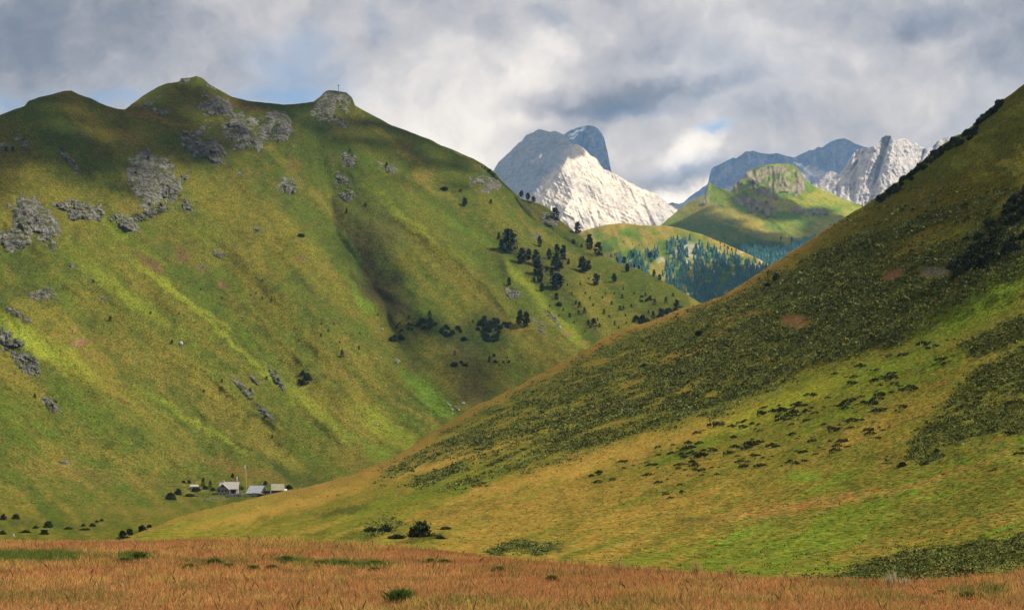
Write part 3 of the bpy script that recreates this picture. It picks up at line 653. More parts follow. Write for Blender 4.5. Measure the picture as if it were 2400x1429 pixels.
def blob(px, py, rx, ry, deg, amp, inner=0.0):
    u, v = ray(px, py)
    m = nt.nodes.new('ShaderNodeMapping'); m.vector_type = 'TEXTURE'
    m.inputs['Location'].default_value = (float(u), float(v), 0); m.inputs['Rotation'].default_value = (0, 0, R(-deg)); m.inputs['Scale'].default_value = (rx / F, ry / F, 1)
    nt.links.new(P0, m.inputs['Vector'])
    l = vnode('LENGTH', m.outputs[0])
    return mrange(nt, l.outputs['Value'], inner, 1, amp, 0, True)
LUM = [  # px, py, rx, ry, deg, amplitude (display-linear)
 (1040,350,340,190,14,.38),(1180,210,280,130,0,.18),(1180,460,200,90,0,.2),(1000,450,300,160,0,.16),(1160,150,260,120,0,.10),(1590,468,190,50,0,.55),(1500,500,200,60,0,.22),(1605,345,120,60,-42,.34),(1660,300,46,30,0,.14),(1560,370,60,40,0,.14),
 (1290,100,260,70,-10,.10),(1250,285,90,40,0,.15),(1850,80,240,90,0,.07),(2150,230,260,90,0,.10),(1950,190,260,60,10,.06),(900,180,200,100,0,.08),(1080,120,120,60,0,.06),(520,100,220,110,0,.05),(2030,120,60,50,0,.08),
 (1440,236,310,60,-5,-.30),(1400,262,230,36,0,-.14),(1650,195,240,30,-12,-.10),(690,160,260,160,10,-.12),(1640,185,240,40,-10,-.14),(1320,60,130,50,20,-.10),(2170,50,170,60,-5,-.16),(1560,420,180,50,0,-.16),(1800,260,240,80,0,-.10),(1500,120,300,60,-6,-.06),
 (870,90,40,90,20,-.08),(60,60,640,290,0,-.30),(0,260,260,260,0,-.06),(2460,60,340,420,0,-.27),(600,30,600,80,0,-.04),(1900,20,500,50,0,-.05),(1420,350,110,60,0,.14),(1750,400,150,70,0,-.04)]
lum = None
for L_ in LUM:
    o = blob(*L_); lum = o if lum is None else mathn(nt, 'ADD', lum, o)
nA = cnoise(P0, 9, 8, .62); nB = cnoise(P0, 26, 6, .6)
lum = mathn(nt, 'ADD', lum, mrange(nt, nA.outputs['Fac'], .3, .7, -.14, .14)); lum = mathn(nt, 'ADD', lum, mrange(nt, nB.outputs['Fac'], .3, .7, -.085, .085))
lum = mathn(nt, 'ADD', lum, .44)
BLUE = [(690,160,210,130,20,.5),(640,220,280,50,0,.6),(250,228,200,42,0,.7),(60,250,160,60,0,.55),(730,80,90,70,0,.3),(1455,262,200,40,0,.16),(1290,50,70,40,0,.15),(1660,295,55,30,0,.75),(1800,400,130,90,0,.3),(2170,40,150,50,0,.12),(880,60,40,80,0,.25),(1600,400,120,60,0,.25),(1700,150,400,200,0,.12)]
blu = None
for L_ in BLUE:
    o = blob(*L_); blu = o if blu is None else mathn(nt, 'ADD', blu, o)
blu = mathn(nt, 'MULTIPLY', blu, mrange(nt, nA.outputs['Fac'], .35, .6, .75, 1.15))
# patches of open blue elsewhere in the sky
far = cnoise(tc.outputs['Generated'], 2.2, 6, .6)
rampn = nt.nodes.new('ShaderNodeValToRGB'); cr = rampn.color_ramp
cr.elements[0].position = 0; cr.elements[0].color = (.10, .12, .17, 1)
for p, c in ((.18, (.20, .205, .24)), (.32, (.33, .33, .37)), (.5, (.52, .505, .525)), (.68, (.76, .735, .72)), (.9, (.95, .92, .89))):
    e = cr.elements.new(p); e.color = (*c, 1)
cr.elements[-1].position = 1; cr.elements[-1].color = (1, .98, .96, 1)
nt.links.new(lum, rampn.inputs[0])
SKYGAIN = 7.4        # background strength is .1: cloud brightness is given for strength 1
cl = vnode('SCALE', rampn.outputs[0]); cl.inputs['Scale'].default_value = SKYGAIN
skb = vnode('MULTIPLY', sk.outputs[0], (1.0, 1.0, 1.0))
mx = mixc(nt, mathn(nt, 'MINIMUM', blu, .92), cl.outputs[0], skb.outputs[0])
nt.links.new(mx, bg.inputs['Color'])
W.cycles.sampling_method = 'MANUAL'; W.cycles.sample_map_resolution = 512
# ------------------------------------------------------------------ camera and colour
cam = bpy.data.cameras.new('camera'); cam.sensor_width = 36; cam.lens = 36 * F / 2400; cam.clip_end = 30000; cam.clip_start = .5
co_ = bpy.data.objects.new('camera', cam); COL.objects.link(co_); co_.location = (0, 0, CAMZ); co_.rotation_euler = (R(90) + PITCH, 0, 0)
sc.camera = co_
sc.view_settings.view_transform = 'Standard'; sc.view_settings.look = 'None'; sc.view_settings.exposure = .62; sc.view_settings.gamma = 1
sc.cycles.max_bounces = 5; sc.cycles.diffuse_bounces = 2; sc.cycles.volume_bounces = 0; sc.cycles.transparent_max_bounces = 8
sc.cycles.use_denoising = True
# ------------------------------------------------------------------ leaves, trees, shrubs
def unit(v): return v / (np.linalg.norm(v, axis=-1, keepdims=True) + 1e-12)
def leaves(Cn, size, g, up=.0, asp=.55):
    """one leaf-sprig quad (4 points, pointed) per centre"""
    n = len(Cn); a = unit(g.normal(size=(n, 3)) + np.array([0, 0, up])); b = unit(np.cross(a, g.normal(size=(n, 3))))
    sz = (size * g.uniform(.6, 1.4, n))[:, None]
    V = np.stack([Cn - a * sz, Cn - b * sz * asp, Cn + a * sz, Cn + b * sz * asp], 1).reshape(-1, 3)
    return V, np.arange(4 * n).reshape(n, 4)
def leaf_mat(name, c1, c2, tint=False):
    m, nt, b = new_mat(name)
    co = objco(nt); oi = nt.nodes.new('ShaderNodeObjectInfo')
    c = mixc(nt, mrange(nt, noise(nt, co, .9, 3, .6), .35, .65, 0, 1), c1, c2)
    if tint:
        at = N(nt, 'ShaderNodeAttribute', _attribute_name='tint'); c = mixc(nt, 1.0, c, at.outputs['Color'], 'MULTIPLY')
    k = mrange(nt, oi.outputs['Random'], 0, 1, .75, 1.25)
    vv = nt.nodes.new('ShaderNodeVectorMath'); vv.operation = 'SCALE'; nt.links.new(c, vv.inputs[0]); nt.links.new(k, vv.inputs['Scale'])
    nt.links.new(vv.outputs[0], b.inputs['Base Color']); b.inputs['Roughness'].default_value = .8; b.inputs['Specular IOR Level'].default_value = .1
    return m
m_pine = leaf_mat('pine_needles', (.009, .016, .006), (.026, .038, .014))
m_bush = leaf_mat('dark_bush_leaves', (.016, .026, .009), (.042, .055, .018))
m_shrub = leaf_mat('heath_leaves', (.068, .090, .020), (.135, .155, .038), True)
m_jun = leaf_mat('juniper_leaves', (.018, .028, .009), (.050, .062, .018))
m_green = leaf_mat('green_bush_leaves', (.05, .11, .015), (.08, .15, .02))
m_tall = leaf_mat('far_conifer_needles', (.040, .135, .140), (.095, .23, .20))
m_bark, nt, b = new_mat('bark'); nt.links.new(mixc(nt, mrange(nt, noise(nt, objco(nt, (3, 3, .6)), 2, 4, .6), .4, .6, 0, 1), (.045, .032, .022), (.11, .085, .065)), b.inputs['Base Color'])
def trunk_mesh(h, r, limbs, seed):
    g = np.random.default_rng(seed); V = []; Fq = []
    def tube(p0, p1, r0, r1, k=7, seg=4):
        base = len(V); d = unit(np.array(p1) - np.array(p0)); x = unit(np.cross(d, [.3, .9, .1])); y = np.cross(d, x)
        for i in range(seg + 1):
            t = i / seg; c = np.array(p0) * (1 - t) + np.array(p1) * t + (g.normal(size=3) * r0 * .25 if 0 < i < seg else 0)
            rr = r0 * (1 - t) + r1 * t
            for j in range(k):
                A = 2 * math.pi * j / k; V.append(c + (x * math.cos(A) + y * math.sin(A)) * rr)
        for i in range(seg):
            for j in range(k): Fq.append((base + i*k + j, base + i*k + (j+1) % k, base + (i+1)*k + (j+1) % k, base + (i+1)*k + j))
    tube((0, 0, -.06 * h), (0, 0, h), r, r * .15)
    for q in range(limbs):
        z = h * g.uniform(.15, .9); A = g.uniform(0, 6.28); L = .16 * h * (1.1 - z / h)
        tube((0, 0, z), (L * math.cos(A), L * math.sin(A), z + L * .25), r * .35, r * .08, 4, 2)
    return np.array(V), np.array(Fq)
def crown_mesh(h, Rr, ncl, nl, seed, shape):
    g = np.random.default_rng(seed); C = []
    for i in range(ncl):
        t = g.uniform(.03, 1) ** (.9 if shape != 'dome' else .8)
        if shape == 'stone': pr = np.sin(math.pi * min(1, (t * .80 + .16))) ** .62
        elif shape == 'cone': pr = (1 - t) ** .8 * 1.05 + .05
        else: pr = math.sqrt(max(0, 1 - t * t * .96))
        A = g.uniform(0, 6.28); lob = 1 + (.22 if shape != 'dome' else .42) * math.sin(A * 2 + seed) * math.sin(t * 9 + seed)
        rr = Rr * pr * g.uniform(.45, 1) * lob
        c = np.array([rr * math.cos(A), rr * math.sin(A), t * h - .06 * h * (rr / Rr)])
        s = (.075 * h if shape != 'dome' else .2 * Rr) * g.uniform(.7, 1.3)
        C.append(c + g.normal(size=(nl, 3)) * s * np.array([.62, .62, .42]))
    C = np.concatenate(C); C = C[C[:, 2] > -.02 * h]
    return leaves(C, (.047 * h if shape != 'dome' else .125 * Rr), g)
PINE = []; YOUNG = []; FIR = []; BUSH = []; SHRUB = []
for k in range(6):
    V, Fc = crown_mesh(10, 2.4 + .35 * (k % 3), 85, 13, 300 + k, 'stone'); V[:, 2] += .6
    PINE.append((mesh_from('crown', V, Fc, m_pine, link=False, smooth=False), mesh_from('trunk', *trunk_mesh(9.3, .26, 6, 320 + k), m_bark, link=False)))
for k in range(4):
    V, Fc = crown_mesh(10, 2.9, 60, 10, 340 + k, 'cone'); V[:, 2] += .4
    FIR.append((mesh_from('crown', V, Fc, m_pine, link=False, smooth=False), mesh_from('trunk', *trunk_mesh(9.6, .22, 5, 350 + k), m_bark, link=False)))
for k in range(5):
    V, Fc = crown_mesh(7, 9, 90, 12, 360 + k, 'dome'); BUSH.append(mesh_from('bush', V, Fc, m_bush, link=False, smooth=False))
for k in range(6):
    g = np.random.default_rng(380 + k); n = 90; A = g.uniform(0, 6.28, n); rr = np.sqrt(g.uniform(0, 1, n)) * (1 + .25 * np.sin(3 * A + k))
    C = np.stack([rr * np.cos(A), rr * np.sin(A), (1 - rr ** 2 * .7) * .55 * g.uniform(.35, 1, n)], 1)
    V, Fc = leaves(C, .17, g); SHRUB.append(mesh_from('shrub', V, Fc, m_jun, link=False, smooth=False))
def hpx(h, Y): return h * Y / F
def put_tree(kind, L, px, py, h, label, group=None, wide=1.0, cat='pine tree', name='pine_tree', lean=0):
    p = L.at(np.array([px * 1.]), np.array([py * 1.]))[0]; Y = float(p[1]); H = hpx(h, Y)
    k = random.randrange(len(kind)); cm, tm = kind[k]
    e = bpy.data.objects.new(name, None); COL.objects.link(e); e.location = p - np.array([0, 0, .02 * H]); e.rotation_euler = (0, R(lean), random.uniform(0, 6.28) if not lean else 0)
    e.empty_display_size = 1
    s = H / 10.5; wide *= .80 if kind is PINE else .9; e.scale = (s * wide, s * wide, s)
    for nm, me in (('crown', cm), ('trunk', tm)):
        o = bpy.data.objects.new(nm, me); COL.objects.link(o); o.parent = e
    return tag(e, label, cat, group)
def put_bush(L, px, py, w, h, label, group=None, name='bush', mats=None, mesh=None, sink=.15, cat='bush'):
    p = L.at(np.array([px * 1.]), np.array([py * 1.]))[0]; Y = float(p[1]); Wd = hpx(w, Y); H = hpx(h, Y)
    me = mesh or random.choice(BUSH); o = bpy.data.objects.new(name, me); COL.objects.link(o)
    o.location = p - np.array([0, 0, sink * H]); o.rotation_euler = (0, 0, random.uniform(0, 6.28))
    b = 18. if me in BUSH else 2.1; hh = 7.5 if me in BUSH else .62
    o.scale = (Wd / b, Wd / b, H * (1 + sink) / hh)
    return tag(o, label, cat, group)
# trees of the left slope: px, base y, height px, kind, width factor, label
P_, Y_, D_ = PINE, FIR, None
TREES = [
 (1193,592,56,'p',1.25,'tall dark stone pine at the upper left end of the grove'),(1169,560,16,'p',1.1,'small dark pine above and beside the tall upper pine'),(1175,585,24,'p',1.2,'squat dark pine at the foot of the tall upper pine'),(1188,566,28,'p',.9,'slim dark pine top rising behind the tall upper pine'),
 (1265,579,26,'p',1.1,'lone oval pine standing high above the grove'),(1223,618,38,'p',1.2,'broad dark pine, first of the row below the tall upper pine'),(1239,609,28,'p',1.15,'dark pine just behind the broad first pine of the row'),
 (1256,620,36,'p',1.1,'dark pine at the top of the stacked column of pines'),(1261,644,38,'p',1.4,'widest dark pine in the middle of the stacked column'),(1266,662,30,'p',1.1,'dark pine low in the stacked column of pines'),(1252,660,12,'p',1.2,'small pine sapling beside the stacked column of pines'),(1270,683,20,'p',1.3,'small round pine at the bottom of the stacked column'),
 (1287,609,27,'p',1.0,'slender pine between the column and the twin pines'),(1306,598,26,'p',1.3,'left pine of the twin dark pines near the grove top'),(1320,609,34,'p',1.15,'right pine of the twin dark pines near the grove top'),(1305,633,37,'p',1.75,'broad bushy pine directly under the twin pines'),
 (1293,645,16,'p',1.3,'small pine between the two broad bushy pines'),(1332,620,14,'p',1.2,'small pale-edged pine beside the broad bushy pine'),(1306,676,38,'p',1.85,'broadest bushy pine with a wide skirt, low in the grove'),(1281,636,10,'p',1.3,'tiny pine between column and bushy pines'),
 (1366,639,38,'p',1.45,'broad dark pine with a smaller one at its side'),(1380,633,23,'p',1.1,'smaller pine leaning against the broad dark pine'),(1397,669,29,'p',1.2,'single dark pine lower down the open slope'),(1440,660,20,'p',1.3,'single small pine near the slope crest'),(1470,637,20,'p',1.3,'small dark pine right at the slope crest'),
 (1304,702,16,'p',1.3,'small pine alone under the broadest bushy pine'),(1193,669,20,'p',1.2,'small pine growing directly above the round boulder'),(1218,761,35,'p',1.05,'left one of the pair of tall pines beside the dark thicket'),(1233,766,37,'p',1.05,'right one of the pair of tall pines beside the dark thicket'),
 (1587,729,30,'f',1.5,'dark fir with broad base next to the hill line'),(1561,711,16,'f',1.3,'dark fir top rising out of the thicket near the hill line'),(1534,714,15,'f',1.4,'small dark fir above the lower thicket'),(1577,695,10,'f',1.4,'tiny fir just above the thicket firs'),(1531,747,18,'f',1.4,'dark fir on the lower side of the thicket'),(1548,741,20,'f',1.3,'dark fir wedged between the thicket bushes'),
 (1391,765,20,'f',2.0,'wide dark fir clump alone near the valley bottom'),(1379,761,13,'f',1.8,'small fir on the uphill side of the wide fir clump'),(1405,767,10,'f',1.8,'small fir on the downhill side of the wide fir clump'),
 (1301,517,31,'p',1.35,'dark pine standing on the second ridge against the white mountain','B'),(1354,548,29,'p',1.2,'dark pine on the second ridge where the far meadow begins','B'),
 (1382,585,36,'p',1.2,'taller of the two pines where the ridges meet'),(1402,601,34,'p',1.2,'lower of the two pines where the ridges meet'),
 (1222,462,16,'p',1.4,'first of three small pines on the skyline above the grove','B'),(1237,468,17,'p',1.4,'middle one of three small pines on the skyline','B'),(1250,474,15,'p',1.4,'last of three small pines on the skyline above the grove','B'),
 (1089,484,22,'p',1.2,'lone pine high on the slope below the long flat bush'),(1463,617,16,'p',1.4,'round pine on the crest before the far meadow'),(1446,612,9,'f',1.4,'tiny fir on the crest uphill of the round pine'),(1487,627,9,'p',1.6,'low round pine on the crest, first below the round pine'),(1497,630,8,'p',1.6,'low round pine on the crest, second below the round pine'),
 (1533,648,16,'p',1.3,'dark pine on the crest in front of the far wood'),(1546,656,14,'p',1.3,'lower dark pine on the crest in front of the far wood'),(1344,572,12,'p',1.8,'dark round bush-like pine under the second ridge'),(1363,580,9,'p',1.4,'tiny pine beside the two pines where ridges meet'),
 (801,836,16,'f',1.5,'lone dark fir in the middle of the lower slope'),(841,820,11,'f',1.5,'smaller fir uphill of the lone dark fir'),(1007,743,16,'f',1.5,'pointed fir sticking out of the first thicket'),(1066,833,13,'f',1.3,'slim fir above the lowest gully thicket'),(1147,848,14,'f',1.2,'slim dark fir low on the shaded slope'),
 (258,753,13,'f',1.6,'lone fir above the bare earth scar'),(15,355,12,'f',1.5,'left one of two tiny firs at the high edge of the slope'),(30,357,15,'f',1.5,'right one of two tiny firs at the high edge of the slope'),(812,502,14,'f',1.3,'lone fir beside the head of the shaded gully'),(906,392,13,'f',1.4,'tiny fir on the small grey outcrop'),(784,279,10,'f',1.5,'tiny fir under the summit rocks'),
 (476,1139,20,'f',1.3,'taller conifer between hut and farmhouse'),(492,1141,16,'f',1.2,'shorter conifer standing next to the farmhouse'),
]
for t in TREES:
    px, py, h, k, wd, lab = t[:6]; L = MB if len(t) > 6 else ML
    if k == 'p': put_tree(PINE, L, px, py, h, lab, wide=wd)
    else: put_tree(FIR, L, px, py, h, lab, wide=wd, cat='fir tree', name='fir_tree')
SAPL = [(1350,713,10),(1358,720,12),(1370,734,12),(1434,715,9),(1453,728,12),(1461,727,9),(1416,736,11),(1335,744,11),(1356,737,9),(1441,762,9),(1466,741,6),(1513,694,8),(1458,699,9),(1461,679,6),(1383,700,6),(1390,718,7),(1412,700,6),(1320,728,6),(1480,720,7),(1500,708,7),(1372,690,6),(1404,650,6),(1420,690,5),(1340,690,6),(1330,670,6),(1360,668,6),(1428,745,7),(1400,752,7),(1450,770,6),(1468,760,6),(1310,742,5),(1288,720,6),(1345,758,6),(1496,750,8),(1520,735,8),(1395,772,5),(1372,778,5),(1486,690,6),(1440,690,5),(1380,655,5)]
for px, py, h in SAPL: put_tree(FIR, ML, px, py, h * 1.15, 'little fir sapling scattered on the open slope below the pine grove', 'fir saplings below the pine grove', wide=1.5, cat='fir tree', name='fir_sapling')
RIDGE = [(1130,393,5),(1137,397,8),(1143,402,7),(1148,406,11),(1153,411,8),(1158,417,11),(1163,423,8)]
for px, py, h in RIDGE: put_tree(PINE, ML, px, py, h, 'small dark pine in the short row on the skyline beside the blue peak', 'row of small pines on the skyline', wide=1.7)
FARM_FIRS = [(347,376,9),(317,411,9),(349,485,9),(376,484,8),(535,298,8),(820,357,7),(856,483,8),(687,455,8),(1150,478,10),(1079,451,8),(218,663,7),(353,737,7),(403,806,10),(81,933,9),(477,920,7),(586,918,8),(623,979,7),(638,1027,7),(520,895,7),(625,889,7),(600,689,5),(588,694,5),(615,702,6),(635,706,5),(600,653,5),(615,659,5),(752,789,6),(769,777,6),(796,804,6),(754,761,5),(783,761,5),(843,783,5),(958,746,7),(1108,757,7),(885,740,5),(470,680,5),(520,700,5),(700,800,5)]
for px, py, h in FARM_FIRS: put_tree(FIR, ML, px, py, h * 1.15, 'tiny dark fir dotted singly over the big grassy mountainside', 'tiny firs dotted over the mountainside', wide=1.8, cat='fir tree', name='small_fir')
# bushes and thickets of the left slope
def thicket(L, cx, cy, rx, ry, n, s0, s1, label, group, seed):
    g = np.random.default_rng(seed)
    for i in range(n):
        A = g.uniform(0, 6.28); r = math.sqrt(g.uniform(0, 1)); w = g.uniform(s0, s1)
        put_bush(L, cx + rx * r * math.cos(A), cy + ry * r * math.sin(A), w, w * g.uniform(.5, .8), label, group)
thicket(ML, 1148, 775, 30, 28, 40, 7, 15, 'dark dwarf pine bush in the big round thicket beside the tall pair of pines', 'bushes of the big round thicket', 1)
thicket(ML, 1175, 762, 26, 8, 8, 7, 14, 'dark dwarf pine bush between the round thicket and the tall pair', 'bushes between the thicket and the pair', 11)
thicket(ML, 1056, 778, 27, 13, 18, 6, 13, 'dark dwarf pine bush in the middle thicket of the shaded slope', 'bushes of the middle thicket', 2)
thicket(ML, 998, 760, 24, 12, 16, 6, 13, 'dark dwarf pine bush around the pointed fir', 'bushes of the thicket around the pointed fir', 3)
thicket(ML, 930, 797, 17, 7, 8, 7, 14, 'dark low bush at the lower end of the shaded gully', 'bushes at the lower end of the shaded gully', 4)
thicket(ML, 1076, 856, 16, 6, 6, 6, 13, 'dark low bush under the slim fir in the gully', 'bushes under the slim fir', 5)
thicket(ML, 1562, 738, 20, 12, 18, 8, 16, 'dark bush in the thicket of firs next to the hill line', 'bushes of the fir thicket', 6)
thicket(ML, 1502, 755, 17, 12, 16, 7, 15, 'dark bush in the lower thicket beside the hill line', 'bushes of the lower thicket', 7)
thicket(ML, 1515, 700, 22, 8, 9, 5, 9, 'small dark bush above the fir thicket', 'small bushes above the fir thicket', 8)
thicket(ML, 712, 890, 13, 13, 12, 6, 14, 'dark bush in the small round thicket of the lower slope', 'bushes of the small round thicket', 9)
thicket(ML, 1170, 845, 26, 12, 8, 4, 8, 'low dark bush scattered near the slim dark fir', 'bushes near the slim dark fir', 12)
thicket(ML, 940, 768, 30, 10, 7, 5, 9, 'small dark bush uphill of the gully end', 'small bushes uphill of the gully end', 13)
for a in [(1041,445,20,7,'long flat dark bush lying alone high on the slope'),(705,554,20,6,'long flat dark bush alone in the middle of the slope'),(1310,717,15,9,'dark flat bush under the small lone pine'),(1088,798,15,9,'round dark bush beside the middle thicket'),(565,1147,14,8,'bright green bush between farmhouse and barn'),
          (455,1152,14,8,'dark bush below the little hut'),(464,1150,12,8,'round dark bush at the corner of the little hut'),(481,1146,14,8,'dark bush at the foot of the taller conifer'),(499,1149,12,7,'bush at the foot of the shorter conifer'),(443,1132,8,7,'small bush above the little hut'),(430,1131,10,5,'low bush uphill beside the little hut'),
          (418,1159,17,13,'round dark bush downhill of the little hut'),(400,1170,22,15,'big dark bush lowest below the little hut'),(545,1118,8,8,'small tree top behind the farmhouse roof'),(445,1163,26,6,'low dark hedge-like bush below the hut'),(600,1162,44,6,'low dark bush strip in front of the grey barn wall'),(622,1136,9,9,'dark bush between barn and stable'),(677,1146,16,10,'dark bush behind the white car')]:
    o = put_bush(ML, *a[:4], a[4]); 
    if 'bright green' in a[4]: o.data = o.data.copy(); o.data.materials[0] = m_green
for a in [(7,1218,17,17,'round dark bush cut by the edge of the view'),(37,1216,19,15,'round dark bush second from the valley edge'),(113,1236,26,18,'largest round dark bush on the valley floor'),(103,1252,24,14,'dark bush growing in the ditch below the largest one'),(83,1238,16,8,'small bush uphill in the ditch'),(60,1248,26,8,'low bush along the ditch near white stones'),(6,1252,16,12,'dark bush in the ditch at the view edge'),
          (195,1233,12,8,'small bush beside the pale earth bank'),(217,1233,17,9,'dark bush on the pale earth bank'),(227,1224,10,7,'upper small bush of the pale earth bank'),(238,1221,12,7,'last small bush uphill of the pale earth bank'),(160,1240,26,7,'flat bush between the ditch and the earth bank'),
          (200,1242,30,6,'flat dark growth below the earth bank')]:
    put_bush(ML, a[0], a[1], a[2] * .85, a[3] * .75, a[4])
for a in [(287,1256,18,12,'rounded dark bush at the foot of the golden slope'),(303,1251,17,11,'dark bush next uphill on the golden slope foot'),(333,1243,18,12,'dark bush cut into the golden slope edge'),(350,1235,12,6,'small bush at the top of the golden slope bushes'),(290,1262,30,6,'flat dark growth under the golden slope bushes'),
          (985,1257,58,32,'biggest dark bush near the reddish meadow'),(903,1246,28,14,'dark bush uphill beside the biggest bush'),(868,1246,30,10,'low dark bush in the row beside the biggest bush'),(930,1262,40,9,'flat dark growth beneath the biggest bush'),(1045,1240,30,6,'flat bush on the sunny side of the biggest bush'),(1030,1262,26,8,'small bush at the lower right foot of the biggest bush'),
          (2115,1092,22,9,'dark double bush on the golden slope'),(1640,787,26,12,'dark bush alone high on the heath slope'),(1820,655,18,14,'dark round bush near the hill line'),(1800,672,18,9,'dark low bush below the hill line'),(1510,858,16,6,'small dark bush in the heath band'),(1925,727,24,6,'flat dark bush in the heath band')]:
    put_bush(MR, *a[:4], a[4])
# dwarf pines near the top of the right hill and along its skyline
def put_many(L, pts, label, group, seed, ratio=(.45, .7)):
    g = np.random.default_rng(seed)
    for px, py, w in pts: put_bush(L, px, py, w, w * g.uniform(*ratio), label, group, name='dwarf_pine', cat='dwarf pine')
g = np.random.default_rng(5); pts = []
for i in range(62):
    x = g.uniform(2235, 2440); yc = np.interp(x, [2235, 2280, 2330, 2400, 2450], [640, 610, 560, 520, 500]); hh = np.interp(x, [2235, 2290, 2350, 2450], [16, 40, 62, 70])
    pts.append((x, yc + g.uniform(-hh, hh), g.uniform(16, 38)))
put_many(MR, pts, 'dark dwarf pine in the big patch high on the shaded hillside', 'dwarf pines of the big hillside patch', 6)
pts = []
for x in np.arange(2064, 2352, 3.4):
    y = float(MR.top(np.array([x]))[0]); pts.append((x + g.uniform(-3, 3), y + (9 + g.uniform(0, 18)) * (1 if x < 2290 else .7), g.uniform(12, 22)))
put_many(MR, pts, 'dark dwarf pine in the long belt along the skyline of the shaded hill', 'dwarf pines along the hill skyline', 7)
# single low shrubs on the sunlit right slope
pts = []
REG = [((1560,1000),(2280,1000), None, 236, [(1560,1030),(1750,970),(1860,920),(2000,850),(2230,790),(2230,860),(2120,960),(2060,1040),(1900,1080),(1700,1130),(1560,1110)]),
       (None, None, None, 40, [(1380,1110),(1560,1040),(1700,1110),(1620,1180),(1400,1150)]), (None, None, None, 24, [(2250,930),(2400,860),(2400,1120),(2200,1140),(2060,1150)])]
for q, (_, _, _, n, pol) in enumerate(REG):
    P = np.array(pol, float); c = 0
    while c < n:
        x = g.uniform(P[:, 0].min(), P[:, 0].max()); y = g.uniform(P[:, 1].min(), P[:, 1].max())
        if poly_dist(x, y, pol) < 0: continue
        if fbm(np.array(x / 60.), np.array(y / 16.), 3, 401) < .05 + g.uniform(-.2, .1): continue
        pts.append((q, x, y)); c += 1
LABS = [('low dark shrub standing singly on the sunlit grass just below the heath', 'scattered shrubs below the heath'), ('low dark shrub dotted on the golden grass of the middle slope', 'scattered shrubs of the middle slope'), ('low dark shrub between the lower heath patches at the view edge', 'scattered shrubs between the lower heath patches')]
for q, x, y in pts:
    w = 7 + 20 * g.uniform(0, 1) ** 1.8; w = w * (1 if q != 1 else .75); me = random.choice(SHRUB)
    o = put_bush(MR, x, y, w, w * .42, LABS[q][0], LABS[q][1], name='shrub', mesh=me, cat='shrub')
    o.scale[0] *= g.uniform(1, 2.1); o.rotation_euler[2] = g.uniform(-.5, .5)
# ------------------------------------------------------------------ the heath: countless dwarf shrubs
def scatter(L, n, x0, x1, y0, y1, dens, g):
    out = []
    tot = 0
    while tot < n:
        x = g.uniform(x0, x1, 20000); y = g.uniform(y0, y1, 20000)
        k = (g.uniform(0, 1, 20000) < dens(x, y)) & (y > L.top(x) + 1)
        out.append(np.stack([x[k], y[k]], 1)); tot += k.sum()
        if len(out) > 60: break
    return np.concatenate(out)[:n]
def clumps(L, P, size, nl, g, tint, flat=.5, lsz=.42, up=0):
    p = L.at(P[:, 0], P[:, 1]); n = len(p); s = size if np.ndim(size) else np.full(n, size)
    A = g.uniform(0, 6.28, (n, nl)); rr = np.sqrt(g.uniform(0, 1, (n, nl)))
    el = g.uniform(1.2, 2.5, n)[:, None]
    C = np.stack([rr * np.cos(A) * el, rr * np.sin(A), (1 - .6 * rr ** 2) * flat * g.uniform(.2, 1, (n, nl))], -1) * s[:, None, None]
    C = (C + p[:, None]).reshape(-1, 3)
    V, Fc = leaves(C, np.repeat(s, nl) * lsz, g, up)
    T = np.repeat(tint, nl * 4, 0)
    return V, Fc, T
g = np.random.default_rng(21)
P = scatter(MR, 30000, 850, 2450, 440, 1375, lambda x, y: heath(x, y) * np.clip(.25 + (MR_Y0(x, y)), .1, 1), g) if False else None
def dens_h(x, y): return np.clip(heath(x, y), 0, 1) ** 1.3
P = scatter(MR, 54000, 850, 2450, 440, 1375, dens_h, g)
Yp = MR.Y(P[:, 0], P[:, 1])
cl_ = .5 + .5 * fbm(P[:, 0] / 26., P[:, 1] / 10., 4, 402, .6)
tn = (.55 + 1.1 * np.clip(cl_, 0, 1))[:, None] * g.uniform(.4, 1.7, (len(P), 1)) * np.where(g.uniform(0, 1, (len(P), 1)) < .10, np.array([1.6, 1.1, .8]), np.array([1, 1, 1.]))
V, Fc, T = clumps(MR, P, (.22 + .55 * g.uniform(0, 1, len(P)) ** 2.2) * np.clip(Yp / 300, .34, 1.5), 8, g, tn)
tag(mesh_from('heath_shrubs', V, Fc, m_shrub, smooth=False, attrs={'tint': T}), 'dense dark heath of dwarf shrubs covering the middle of the right hillside', 'heath', kind='stuff')
# sparse tussocks over all grass slopes
def dens_t(x, y): return .25 + .75 * sstep(.0, .4, fbm(x / 40., y / 16., 4, 403, .6))
P = scatter(MR, 9000, 250, 2450, 230, 1350, dens_t, g)
P = P[P[:, 1] < np.interp(P[:, 0], EDGE[:, 0], EDGE[:, 1])]
Yp = MR.Y(P[:, 0], P[:, 1]); tn = g.uniform(.7, 1.5, (len(P), 1)) * np.array([1.3, 1.15, .8])
V, Fc, T = clumps(MR, P, g.uniform(.12, .34, len(P)) * np.clip(Yp / 300, .8, 1.8), 6, g, tn)
tag(mesh_from('tussocks', V, Fc, m_shrub, smooth=False, attrs={'tint': T}), 'grass tussocks spread over the golden right hillside', 'tussocks', kind='stuff')
P = scatter(ML, 12000, -50, 1640, 180, 1255, dens_t, g)
Yp = ML.Y(P[:, 0], P[:, 1]); tn = g.uniform(.5, 1.3, (len(P), 1)) * np.array([1.0, 1.05, .8])
V, Fc, T = clumps(ML, P, g.uniform(.25, .6, len(P)) * Yp / 900, 5, g, tn)
tag(mesh_from('mountain_tussocks', V, Fc, m_shrub, smooth=False, attrs={'tint': T}), 'dark tussocks and low growth speckling the grassy mountainside', 'tussocks', kind='stuff')
